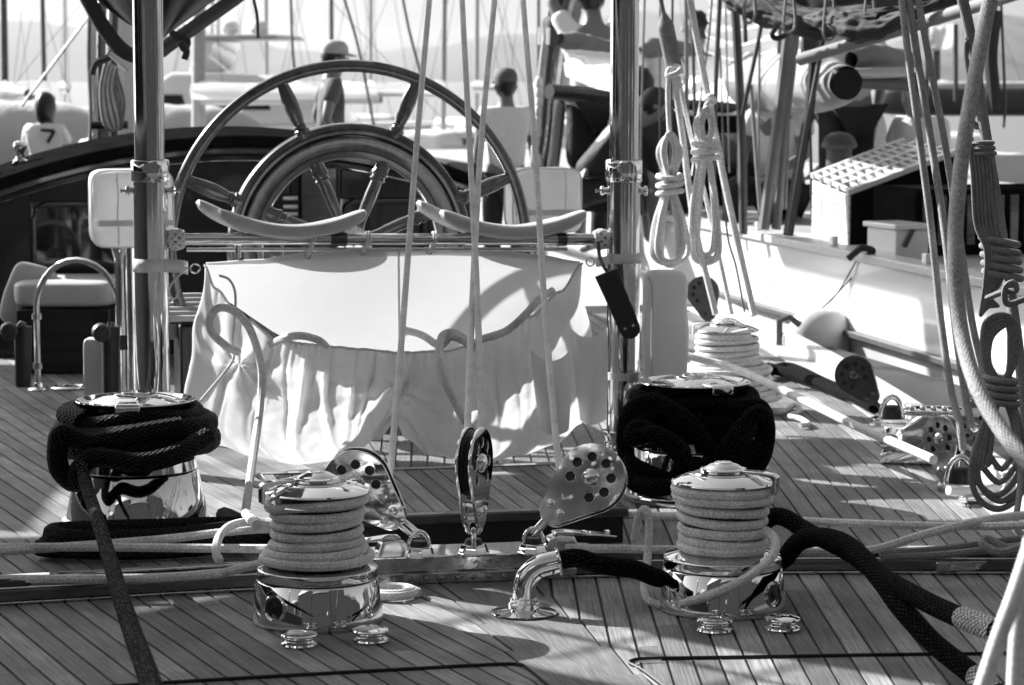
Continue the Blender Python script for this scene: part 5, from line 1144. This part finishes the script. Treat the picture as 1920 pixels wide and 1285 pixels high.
# bundle of rigging to the right of the wheel, on the far boat
for k, x in enumerate((1012,1022,1030,1040,1052)):
    rope('tackle', PP([(x-14,330,16.4),(x-4,250,16.5),(x+3+k,150,16.6),(x+14+2*k,60,16.8),(x+30+3*k,-20,17),(x+48+4*k,-120,17.2)]), .020 if k % 2 else .03, ('rope_grey','cloth_dark','varnish','rope_light','cloth_grey')[k], 'part of the tackle left of the right gallows post, %s' % ['leftmost grey','second dark','middle varnished','fourth pale','rightmost dull grey'][k], group='tackle on the far boat', n=8)
for k in range(9):
    p = P(1004+rnd.uniform(-3,4)+k*.9, 300-k*18, 16.3); o = rbox((0,0,0), (.05,.05,.09), T3(p), n=2.4, nu=14, nv=10).build('belaying_pin', 'white_gloss'); tag(o, 'pale belaying pin left of the right gallows post, %s in its row' % ['lowest','second lowest','third lowest','fourth lowest','middle','fourth from the top','third from the top','second from the top','topmost'][k], 'pin', 'belaying pins on the far boat')
tb = thing('sail_bag', P(1044,50,16.9), 'black sail bag with two pale straps left of the right gallows post', 'bag')
rbox((0,0,0), (.20,.18,.26), T3(P(1046,66,16.8)), n=4, bumpy=.02).build('bag', 'cloth_dark', tb)
for x in (1013, 1028): MB().tube(PP([(x,52,16.6),(x-1,84,16.6)]), .012, 8).build('strap', 'white_gloss', tb)

# ------------------------------------------------------------------ boats farther off: hull, cabin, mast, boom with sail cover, stays
def sailboat(px, d, wpx, mat, lean, label, L=9., yaw=0., hullm='white_paint', ytop=-260):
    b = P(px, 200, d); t = thing('moored_sailboat', V(b.x,b.y,-1.1), label, 'sailboat', 'moored sailing boats in the harbour')
    M = T3((b.x,b.y,-1.1)) @ Matrix.Rotation(-YAW+yaw, 4, 'Z')
    def hullf(u, v):
        s = -1+2*u; bw_ = 1.45*(1-abs(s)**2.6*(1 if s > 0 else .45))**.7 if abs(s) < 1 else .0001; a = -pi/2+pi*v
        return M @ V(bw_*sin(a), s*L/2, .95+.12*s*s-.9*cos(a)**1.0*(1 if True else 0)*.98)
    MB().grid(hullf, 24, 12).build('hull', hullm, t)
    def deckf(u, v):
        s = -1+2*u; bw_ = 1.44*(1-abs(s)**2.6*(1 if s > 0 else .45))**.7 if abs(s) < 1 else .0001; return M @ V(bw_*(-1+2*v), s*L/2, .94+.12*s*s+.03*(1-(2*v-1)**2))
    MB().grid(deckf, 24, 4).build('deck', 'teak_pale', t)
    cb_ = rbox((0,.4,1.12), (1.5,3.2,.50), M, n=5, nu=28, nv=14).build('cabin', 'white_paint', t)
    for sg in (-1, 1): MB().box((.745*sg,.4,1.15), (.03,1.8,.13), M).build('window', 'glass', cb_)
    top = P(px+lean, ytop, d); mr = wpx/2*d/FPX; base = M @ V(0,1.0,1.0)
    MB().tube([V(b.x,b.y,-.1), V(top.x,top.y,top.z)], [mr*1.1, mr*.9], 10).build('mast', mat, t)
    MB().tube([V(b.x,b.y,.95), V(b.x,b.y,.95)+M.to_3x3() @ V(0,-3.3,.05)], .05, 8).build('boom', mat, t)
    roll([V(b.x,b.y,1.10), V(b.x,b.y,1.08)+M.to_3x3() @ V(0,-1.6,.0), V(b.x,b.y,1.06)+M.to_3x3() @ V(0,-3.2,.0)], [(0,.14),(.5,.11),(1,.06)], 'cloth_grey' if int(px) % 2 else 'sail_white', t, 'sail_cover', 4, .1, 20, 12)
    for e in ((0,L/2-.1,1.0), (1.35,.7,1.0), (-1.35,.7,1.0), (0,-L/2+.1,1.0)): MB().tube([M @ V(*e), V(top.x,top.y,top.z)], .0035*d/30, 5).build('stay', 'mast_dark', t)
    sp = V(b.x,b.y,0)+(V(top.x,top.y,top.z)-V(b.x,b.y,0))*.78; MB().tube([sp-M.to_3x3() @ V(.8,0,0), sp+M.to_3x3() @ V(.8,0,0)], .02, 6).build('spreader', mat, t)
for a in ((9,38,13,'mast_dark',-6,'moored boat with a thick dark mast at the far left edge',9,.3),(84,46,9,'mast_dark',-10,'moored boat with a dark leaning mast behind the shirt with the number',9.5,-.4),
          (121,60,5,'mast_grey',0,'moored boat with a thin pale mast near the left gallows post',9,.2),(370,34,25,'mast_grey',4,'boat with a stout grey mast left of the wheel',11,.9),
          (409,70,6,'mast_pale',0,'moored boat with a pale mast over the white motor yacht',9,.5),(500,64,7,'mast_grey',-3,'moored boat with a grey mast over the wheel top at left',9,-.2),
          (622,58,8,'mast_dark',-2,'moored boat with a dark mast beside the capped person',9,.4),(694,72,7,'mast_grey',2,'moored boat with a grey mast just left of the mainsheet',9,.1),
          (830,50,10,'mast_grey',6,'moored boat with a grey mast between the mainsheet falls',9,-.5),(893,66,8,'mast_grey',3,'moored boat with a grey mast between the inner mainsheet falls',9,.3),
          (1010,60,6,'mast_dark',0,'moored boat with a dark mast left of the sail bag',9,.2),(1240,70,6,'mast_grey',0,'moored boat with a grey mast behind the spliced rope',9,-.3),
          (1120,80,7,'mast_grey',0,'moored boat with a grey mast just left of the right gallows post',9,.3),(1756,48,16,'mast_dark',0,'moored boat with a dark mast between the right-hand halyards',9,.3)):
    sailboat(*a)
for pts, lb in (([(640,-20),(672,90),(706,260)],'thin stay slanting down behind the wheel'),([(752,-20),(768,60),(792,150)],'dark stay slanting beside the leftmost mainsheet fall'),([(190,0),(40,200)],'thin stay sloping across the left background'),([(545,-10),(548,80),(552,130)],'curved dark pole above the wheel rim')):
    rope('far_stay', PP([(x,y,26) for x, y in pts]), .014, 'mast_dark', lb, group='far stays', n=6)
# white motor yacht behind the wheel
my0 = P(470,205,52); my = thing('motor_yacht', V(my0.x,my0.y,-1.1), 'white motor yacht with radar arch seen through the left of the wheel', 'motor yacht', None)
Mm = T3((my0.x,my0.y,-1.1)) @ Matrix.Rotation(-YAW-.15, 4, 'Z')
MB().prism([(-3.2,0),(2.6,0),(3.6,1.5),(-3.2,1.35)], 3.2, Mm).build('hull', 'white_paint', my, bevel=.1)
MB().prism([(-1.9,1.36),(2.2,1.45),(1.2,2.15),(.4,2.45),(-1.3,2.5),(-1.8,2.2)], 2.6, Mm).build('cabin', 'white_gloss', my, bevel=.08)
for x0, x1 in ((-1.5,-1.0),(-.75,-.1),(.15,.75)): MB().prism([(x0,1.75),(x1,1.75),(x1-.08,2.05),(x0,2.05)], 2.64, Mm).build('window', 'glass', my)
MB().prism([(-1.0,2.5),(-.7,2.5),(-.45,3.15),(-.85,3.15)], 2.2, Mm).build('radar_arch', 'white_gloss', my, bevel=.03); MB().prism([(-1.6,3.16),(.9,3.16),(.8,3.26),(-1.6,3.24)], 2.3, Mm).build('hard_top', 'mast_grey', my, bevel=.03)
for x in (-1.2, -.4, .2): MB().lathe([(.0,0),(.16,.02),(.2,.12),(.14,.26),(0,.32)], Mm @ T3((x,0,3.27)), 16).build('radar_dome', 'white_gloss', my)
MB().tube([Mm @ V(-.8,0,3.3), Mm @ V(-.8,0,4.9)], .04, 8).build('aerial', 'mast_pale', my)
# boats covered with pale tarpaulins at the far left
for px, d, y0, lb in ((15,27,232,'boat under a pale tarpaulin at the far left behind the deckhouse'),(330,40,226,'low white boat behind the left gallows post')):
    b = P(px, y0, d); t = thing('covered_boat', V(b.x,b.y,-1.1), lb, 'boat')
    roll([b-RT*1.6-V(0,0,.35), b-RT*.5-V(0,0,.25), b+RT*.8-V(0,0,.30), b+RT*1.7-V(0,0,.5)], [(0,.15),(.2,.5),(.7,.5),(1,.1)], 'shirt_light', t, 'tarpaulin', 5, .06)
    rbox((0,0,0), (3.4,1.4,1.5), F3(V(b.x,b.y+.2,-.55-.35), (0,0,1), RT), n=4).build('hull', 'white_paint', t)
ropemat('rope_mid', .22, .52, pitch=.012, strands=14, bump=.5, dist=.002)
mk('sign_white', .75, .6)
# ================================================================== running rigging and fittings on the starboard side
for pts, r, lb in (([(1688,-30,7.9),(1700,80,7.85),(1720,230,7.8),(1745,420,7.75),(1764,600,7.7),(1783,730,7.6),(1800,800,7.5),(1806,845,7.48)], .0118, 'leftmost of three taut pale runner falls at the right'),
            ([(1700,-30,7.9),(1722,120,7.85),(1748,280,7.8),(1772,440,7.7),(1792,620,7.6),(1810,740,7.55),(1822,800,7.5)], .0122, 'middle of three taut pale runner falls at the right'),
            ([(1716,-30,7.9),(1740,100,7.85),(1772,270,7.8),(1800,450,7.7),(1822,600,7.6),(1842,690,7.55),(1852,740,7.5)], .0112, 'rightmost of three taut pale runner falls at the right')):
    rope('runner_fall', PP(pts), r, 'rope_mid', lb, group='runner falls at the right', n=10)
rope('foreground_rope', PP([(1870,-60,4.6),(1848,40,4.55),(1818,200,4.45),(1800,330,4.4),(1791,460,4.35),(1799,600,4.3),(1828,715,4.2),(1880,810,4.1),(1960,905,4.0)]), .0138, 'rope_mid', 'thick blurred pale rope curving down the right edge in front', n=14, sub=12)
rope('mooring_strop', PP([(1935,1020,3.0),(1905,1110,3.0),(1872,1200,3.0),(1836,1310,3.0)]), .0105, 'rope_white', 'left leg of the blurred white strop at the lower right corner', group='white strop legs', n=12)
rope('mooring_strop', PP([(1935,1010,3.02),(1918,1110,3.02),(1908,1200,3.02),(1902,1310,3.02)]), .0105, 'rope_white', 'right leg of the blurred white strop at the lower right corner', group='white strop legs', n=12)
rope('backstay_rope', PP([(1795,-40,6.95),(1818,60,6.95),(1846,240,6.92),(1872,400,6.9),(1896,560,6.86),(1915,700,6.8),(1935,900,6.7)]), .0155, 'rope_grey', 'thick grey rope slanting down the right side, carrying coils', n=12)
def hank(cx, y0, y1, w0, d, n, r, mat, lb, grp, wrap=None, seed=1, skew=0.):
    rr = random.Random(seed); t = thing('rope_hank', P(cx, y1, d), lb, 'rope coil', grp)
    for k in range(n):
        a, b = w0*(.55+.45*k/max(1,n-1))*rr.uniform(.85,1.1), rr.uniform(-.02,.02)
        xo = rr.uniform(-3,3); yt = y0+rr.uniform(-4,8); yb = y1-rr.uniform(0,22)*(1-k/n)
        pw = wrap if wrap else (y0+y1)/2; dd = d+rr.uniform(-.03,.03)
        pts = [(cx+xo+skew*-.5,yt),(cx-a*.55+xo,yt+(pw-yt)*.35),(cx-a*.18+xo,pw),(cx-a*.75+xo+skew*.3,pw+(yb-pw)*.5),(cx-a*.85+skew*.6,yb-18),(cx+skew*.7,yb),(cx+a*.85+skew*.6,yb-18),(cx+a*.75+xo+skew*.3,pw+(yb-pw)*.5),(cx+a*.18+xo,pw),(cx+a*.55+xo,yt+(pw-yt)*.35)]
        MB().tube(cr([P(x,y,dd+.012*sin(i*1.7+k)) for i, (x, y) in enumerate(pts)], 5, True), r, 7, closed=True).build('turn', mat, t)
    if wrap:
        for k in range(3):
            c = P(cx, wrap-14+k*15, d); MB().tube([c+RT*(.030+.018*n/5)*cos(2*pi*i/18)+HF*(.045)*sin(2*pi*i/18)+V(0,0,.006*sin(2*pi*i/18+k)) for i in range(18)], r*1.05, 7, closed=True).build('wrapping', mat, t)
    return t
hank(1256, 252, 500, 36, 9.4, 4, .0105, 'rope_light', 'pale rope coil hanging right of the right gallows post', 'hanging rope coils', 345, 4)
hank(1323, 205, 494, 30, 9.5, 5, .0100, 'rope_light', 'second pale rope coil hanging farther right of the post', 'hanging rope coils', 282, 5)
rope('spliced_pendant', PP([(1232,-40,9.5),(1240,5,9.5),(1245,30,9.5),(1250,60,9.5),(1262,120,9.5),(1266,140,9.5)]), [.009]*14+[.009+.024*min(1,i/8) for i in range(20)]+[.033]*7, 'rope_grey', 'thick leathered rope splice hanging from above right of the post', n=12)
for pts, r, m, lb in (([(1266,132,9.5),(1256,130,9.45),(1252,142,9.43),(1268,138,9.42),(1276,128,9.45),(1262,124,9.46)], .011, 'rope_light', 'knot under the leathered rope splice'),
            ([(1254,140,9.5),(1252,180,9.5),(1255,252,9.45)], .010, 'rope_light', 'short pale rope from the splice knot to its coil'),
            ([(1264,142,9.5),(1280,260,9.5),(1302,420,9.5),(1342,590,9.4)], .013, 'rope_light', 'pale tackle fall slanting from the splice to the deck'),
            ([(1272,145,9.5),(1294,250,9.55),(1330,400,9.6),(1372,590,9.5)], .009, 'rope_light', 'thinner tackle fall just right of the slanting one'),
            ([(1288,-40,9.7),(1304,60,9.7),(1328,185,9.7),(1356,330,9.65),(1388,480,9.6),(1414,592,9.5)], .0145, 'rope_light', 'long pale fall crossing the white furled sail'),
            ([(1322,186,9.66),(1332,180,9.62),(1340,190,9.64),(1326,196,9.62),(1322,206,9.6)], .010, 'rope_light', 'small knot on the long pale fall'),
            ([(1350,300,9.9),(1364,440,9.9),(1380,500,9.9),(1396,585,9.8)], .004, 'mast_dark', 'thin dark line sagging behind the long pale fall')):
    rope('tackle_fall', PP(pts), r, m, lb, group='tackle falls right of the post', n=8)
# coils lashed on the thick grey rope at the right
hank(1822, 72, 240, 20, 6.95, 3, .0055, 'rope_grey', 'thin grey coil tied high on the thick grey rope', 'coils on the thick grey rope', None, 8, 14)
hk = thing('rope_hank', P(1862,470,6.8), 'grey rope hank whipped with four turns on the thick grey rope', 'rope coil', 'coils on the thick grey rope')
for k in range(7):
    x = 1815+k*7; MB().tube(cr(PP([(x,250+8*k,6.84),(x+8,330,6.82),(x+14,420,6.8),(1848+k*6,470,6.78),(1846+k*5,530,6.8),(1838+k*3,590-6*k,6.8),(1848+k*4,575,6.82)]), 6), .0052, 7).build('turn', 'rope_grey', hk)
for k in range(5):
    c = P(1874+k*1.5, 452+k*16, 6.82); MB().tube([c+RT*.050*cos(2*pi*i/20)+HF*.045*sin(2*pi*i/20)+V(0,0,-.010*cos(2*pi*i/20)) for i in range(20)], .0095, 8, closed=True).build('whipping', 'rope_grey', hk)
for k in range(3):
    c = P(1842+k*2, 268+k*10, 6.84); MB().tube([c+RT*.028*cos(2*pi*i/16)+HF*.03*sin(2*pi*i/16) for i in range(16)], .0065, 7, closed=True).build('whipping', 'rope_grey', hk)
h2 = thing('rope_hank', P(1870,955,6.65), 'large grey rope hank with long loops hanging at the lower right', 'rope coil', 'coils on the thick grey rope')
for k, (w, yb, xo) in enumerate(((50,955,0),(40,930,-4),(32,905,2),(24,880,6),(44,940,6))):
    MB().tube(cr(PP([(1876+xo,590+5*k,6.66),(1846+3*k,610+6*k,6.66),(1846+2*k,680,6.65),(1868+xo,728,6.64),(1866-w*.4+xo,790,6.64),(1872-w+xo,870,6.62),(1866-w*.7+xo,yb-25,6.62),(1872+xo,yb,6.62),(1880+w*.7+xo,yb-30,6.62),(1884+w*.8+xo,860,6.63),(1888+w*.3+xo,780,6.64),(1884+xo,728,6.65),(1906-3*k,670,6.66),(1908-4*k,612,6.66)]), 5, True), .0085, 8, closed=True).build('turn', 'rope_grey', h2)
for k in range(4):
    c = P(1876+k*1.2, 712+k*14, 6.64); MB().tube([c+RT*.040*cos(2*pi*i/20)+HF*.04*sin(2*pi*i/20)+V(0,0,-.005*cos(2*pi*i/20)) for i in range(20)], .0092, 8, closed=True).build('whipping', 'rope_grey', h2)
MB().tube(cr(PP([(1850,560,6.66),(1880,548,6.62),(1905,545,6.6),(1900,530,6.6),(1885,540,6.6),(1888,570,6.62),(1925,560,6.62)]), 6), .0085, 8).build('hitch', 'rope_grey', h2)
MB().tube(cr(PP([(1900,760,6.64),(1912,850,6.6),(1912,920,6.5),(1905,985,6.4),(1925,1010,6.35)]), 6), .0085, 8).build('tail', 'rope_grey', h2)
# blocks along the rail
DK = dep(G(1660,790))
q1, e1 = block('runner_block', P(1602,703,DK), (P(1650,762,DK)-P(1602,703,DK)).normalized(), -HF-RT*.25, .80, 'dark runner block with a ring of holes, standing at the rail', 'runner blocks', 'dark_steel')
link(q1, e1-V(0,0,.0), e1+V(.05,0,-.045), .02, .008, up=HF, name='shackle', mat='dark_steel')
DK2 = dep(G(1790,905))
q2, e2 = block('runner_block', P(1768,822,DK2), (P(1786,885,DK2)-P(1768,822,DK2)).normalized(), -HF*.62-RT*.78, .80, 'bright runner block turned half away, in front of the chrome box', 'runner blocks', 'steel')
link(q2, e2+V(0,0,.01), e2+V(.03,-.02,-.06), .02, .008, up=RT, name='shackle')
q3, e3 = block('runner_block', P(1832,800,DK2+.15), (P(1826,740,DK2)-P(1832,800,DK2)).normalized(), -HF*.7-RT*.7, .72, 'runner block upside down behind the large grey coil', 'runner blocks', 'chrome')
def deck_eye(px, py, s, lb):
    c = G(px, py); t = thing('deck_eye', c, lb, 'pad eye', 'pad eyes along the rail'); M = T3(c) @ Matrix.Rotation(-.3,4,'Z') @ Matrix.Scale(s,4)
    rbox((0,0,.012), (.15,.10,.026), M, n=8, nu=40).build('plate', 'chrome', t)
    MB().lathe([(.036,.02),(.036,.055),(.030,.068),(.02,.072),(0,.072)], M, 24).build('bush', 'black', t)
    MB().tube([M @ V(-.042*cos(pi*i/12), 0, .02+.085*sin(pi*i/12)) for i in range(13)], .011*s, 12).build('eye', 'chrome', t)
deck_eye(1800, 918, .95, 'chrome pad eye with black bush under the bright runner block')
deck_eye(1672, 795, .95, 'chrome pad eye with black bush under the dark runner block')
bx_ = G(1722,868); bt = thing('chrome_fairlead', bx_, 'chrome fairlead box standing on deck behind the bright runner block', 'fairlead'); Mb_ = F3(bx_, (0,0,1), (.95,-.45,0))
MB().prism([(-.12,.002),(.14,.002),(.14,.15),(.02,.165),(-.05,.12),(-.055,.05),(-.12,.035)], .12, Mb_).build('body', 'chrome', bt, bevel=.006)
rbox((.05,.0,.172), (.20,.15,.022), Mb_, n=6).build('top_plate', 'chrome', bt)
for i in range(5): MB().lathe([(.011,0),(.011,.009),(.007,.014),(0,.015)], Mb_ @ T3((-.02+.035*i,-.055,.182)), 12).build('bolt', 'chrome', bt)
MB().lathe([(.03,-.075),(.032,-.06),(.022,0),(.032,.06),(.03,.075)], Mb_ @ T3((-.09,0,.075)) @ Matrix.Rotation(pi/2,4,'X'), 24).build('roller', 'chrome', bt)
c_ = G(1826,942); cl = thing('deck_cleat', c_, 'low pale cleat on deck below the large grey coil', 'cleat'); Mc = F3(c_, (0,0,1), (.9,.3,0))
MB().box((0,0,.012), (.09,.04,.022), Mc).build('foot', 'chrome', cl, bevel=.004); MB().tube(cr([Mc @ V(-.10,0,.045), Mc @ V(-.05,0,.036), Mc @ V(.05,0,.036), Mc @ V(.10,0,.045)],4), .014, 12).build('horns', 'white_gloss', cl)
for k, pts in enumerate(([(1440,690),(1500,705),(1560,728),(1620,752)],[(1430,700),(1480,690),(1540,716),(1590,738),(1640,765)])):
    rope('rail_rope', GP(pts, .035), .024, 'rope_dull', ['black rope lying along the deck towards the dark runner block','second black rope lying beside the one at the dark runner block'][k], group='black ropes at the rail', n=8)
# dark runner tackle beside the distant winch
q4, e4 = block('runner_block', P(1318,548,10.4), V(.3,0,-1).normalized(), -HF-RT*.3, .75, 'black block just behind the distant winch', 'runner blocks', 'mast_dark')
MB().tube([e4, V(e4.x,e4.y,.02)], .008, 8).build('strop', 'mast_dark', q4)
ft = G(1470,645); rb_ = thing('rail_bracket', V(rail_x(11.2),11.2,.1), 'dark bracket clipped over the toe rail near the fender', 'bracket')
MB().tube([V(rail_x(11.2)-.02,11.2,.0), V(rail_x(11.2)-.02,11.2,.12), V(rail_x(11.2)+.03,11.2,.135), V(rail_x(11.2)+.08,11.2,.10)], .016, 10).build('clip', 'mast_dark', rb_)

# dark tackle and a white awning patch in the far right background
rope('far_tackle', PP([(1868,20,16),(1862,60,16),(1858,110,16),(1862,160,16),(1866,210,16)]), .045, 'cloth_dark', 'dark bundle of tackle hanging far behind the thick grey rope', n=8)
for x0, x1 in ((1872,1850),(1876,1884)): rope('far_tackle', PP([(x0,-20,16),(x1,180,16),(x1-2,240,16)]), .010, 'mast_dark', 'thin line beside the dark tackle bundle, %s' % ('left side' if x1 < 1870 else 'right side'), group='lines of the far tackle', n=6)
wa = thing('white_awning', P(1766,95,30), 'small white awning panel between the runner falls and the thick grey rope', 'awning')
MB().grid(lambda u, v: P(1738+54*u, 47+46*v+2*sin(5*u), 30+.05*sin(7*u+2*v)), 12, 8).build('panel', 'sail_white', wa, solid=.01)
for x in (1738, 1792): MB().tube([P(x,46,30), P(x,190,30)], .03, 8).build('post', 'mast_dark', wa)
fb_ = thing('far_launch', P(1850,185,34), 'long low dark-hulled boat far behind the right-hand rigging', 'boat')
rbox((0,0,0), (3.4,1.6,.42), F3(P(1862,188,34), (0,0,1), RT), n=5).build('hull', 'mast_dark', fb_); rbox((0,0,0), (1.9,1.3,.22), F3(P(1850,168,34), (0,0,1), RT), n=5).build('cabin', 'mast_grey', fb_)
# ------------------------------------------------------------------ boom with stowed mainsail over our deck, made-up awning to port (both above the frame: they shade the deck)
def CF(lat, d, z): q = RT*lat+HF*d; return V(q.x, q.y, z)
bm_ = thing('main_boom', CF(-.72,9.3,2.3), 'varnished main boom with stowed white mainsail high above the deck', 'boom')
e_ = P(905,-420,9.0); MB().tube([V(e_.x,e_.y-.3,2.36), V(e_.x-.02,e_.y+6,2.5)], .085, 16).build('spar', 'varnish', bm_)
roll([V(e_.x,e_.y+.3,2.62), V(e_.x,e_.y+3,2.72), V(e_.x,e_.y+6,2.85)], [(0,.10),(.2,.2),(1,.26)], 'sail_white', bm_, 'stowed_sail', 5, .1)
for s in (-.1, .1): MB().lathe([(.02,-.03),(.06,-.03),(.05,0),(.06,.03),(.02,.03)], F3(V(e_.x+s,e_.y-.02,2.25), (1,0,0)), 20).build('boom_block', 'chrome', bm_)
an = thing('added_awning', CF(-3.0,8.2,2.25), 'unseen canvas awning added above the port side to shade the deck', 'awning')
def apanel(c4, name):
    def fn(u, v):
        a = Vector(c4[0])*(1-u)+Vector(c4[1])*u; b = Vector(c4[3])*(1-u)+Vector(c4[2])*u; p = a*(1-v)+b*v
        e = V(.05*sin(9*u), .05*sin(11*v), -.10*sin(pi*u)*sin(pi*v)+.015*sin(u*20)); 
        return p+e
    MB().grid(fn, 24, 24).build(name, 'cloth_grey', an, solid=.004)
SHADE_QUADS = [[CF(*a, 2.2) for a in q] for q in (
    ((-6.0,5.4),(-1.2,5.4),(-2.12,6.68),(-3.62,8.28)), ((-6.02,5.42),(-3.64,8.30),(-3.75,9.0),(-6.2,9.0)), ((-6.2,9.02),(-4.35,9.05),(-4.5,13.2),(-6.6,13.2)),
    ((-3.36,8.56),(-1.86,6.96),(-1.16,9.22),(-3.2,9.42)), ((-1.84,6.95),(-.9,6.5),(-.9,9.15),(-1.14,9.22)))]
for q in SHADE_QUADS: apanel(q, 'shade_panel')
for k in range(5):
    f = .12+.19*k; MB().tube([CF(-3.36+1.5*f,8.56-1.6*f,2.2), CF(-3.62+1.5*f,8.28-1.6*f,2.19)], .012, 6).build('lacing', 'rope_white', an)
MB().tube([CF(-3.5,8.43,2.19), CF(-1.98,6.82,2.19)], .014, 6).build('gap_cord', 'rope_white', an)  # cord laid in the gap to streak the sun patch on deck
for p in (CF(-5.9,5.6,0), CF(-3.3,9.5,0), CF(-4.4,9.1,0), CF(-6.3,12.5,0)): MB().tube([V(p.x,p.y,-1.2), V(p.x,p.y,2.25)], .03, 10).build('shade_pole', 'chrome', an)

# ------------------------------------------------------------------ quay behind the viewer, with houses added to darken the chrome (seen only in it)
qy = MB().box((0,-20,-1.2), (120,43,1.6)).build('quay', 'quay_stone', smooth=False); tag(qy, None, None, kind='structure')
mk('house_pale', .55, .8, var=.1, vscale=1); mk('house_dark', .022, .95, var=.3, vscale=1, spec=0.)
for i, (x, wd, h) in enumerate(((-58,15,12),(-41,17,13),(-26,13,11),(-12.2,12.6,14),(.2,11.8,12),(12.8,12.8,15),(26.5,13.6,12),(42,16,13),(59,16,12))):
    hs_ = thing('added_house', (x,-17,-.4), 'unseen house added on the quay behind the viewer to darken reflections, %s in the row' % ['first','second','third','fourth','fifth','sixth','seventh','eighth','last'][i], 'house', 'added houses along the quay')
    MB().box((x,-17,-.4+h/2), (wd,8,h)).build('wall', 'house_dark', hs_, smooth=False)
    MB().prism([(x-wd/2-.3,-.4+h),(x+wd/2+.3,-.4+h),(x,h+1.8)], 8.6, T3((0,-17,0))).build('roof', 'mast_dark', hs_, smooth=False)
pb = thing('added_port_yacht', (-4.2,6,-1.1), 'unseen dark-hulled yacht added on the port side to darken reflections', 'yacht')  # added out of view so the chrome reflects something dark to port
sweep_y('hull', [(0,-1.1),(.02,.95),(-3.6,.95),(-3.6,-1.1)], lambda y: -4.1, -1, 26, 12, 'mast_dark', pb)
sweep_y('cap_rail', [(.05,.951),(.05,1.02),(-.15,1.02),(-.15,.951)], lambda y: -4.1, -1, 26, 12, 'pale_wood', pb)
MB().box((-6,8,1.5), (2.2,9,1.1)).build('deckhouse', 'matte_dark', pb, bevel=.05)
for yy in (2.5, 12.5): MB().tube([V(-5.6,yy,.95), V(-5.6,yy,16)], .13, 14).build('mast', 'varnish', pb)
for yy in (-.5, 1.5, 3.5, 5.5, 7.5, 9.5): MB().tube([V(-4.2,yy,1.0), V(-4.2,yy,1.75)], .02, 8).build('stanchion', 'white_gloss', pb)
# ------------------------------------------------------------------ harbour haze
hz = MB().box((0,3300,64), (13800,7300,132.2)); hz = hz.build('haze', 'caulk', smooth=False); tag(hz, 'thin pale sea haze filling the harbour air', 'haze', kind='stuff')
hm = bpy.data.materials.new('haze'); hm.use_nodes = True; ht_ = hm.node_tree; ht_.nodes.remove(ht_.nodes['Principled BSDF'])
pv = ht_.nodes.new('ShaderNodeVolumePrincipled'); pv.inputs['Color'].default_value = (.95,.95,.95,1); pv.inputs['Density'].default_value = 7e-5; pv.inputs['Anisotropy'].default_value = .45
ht_.links.new(pv.outputs[0], ht_.nodes['Material Output'].inputs['Volume']); hz.data.materials.clear(); hz.data.materials.append(hm)
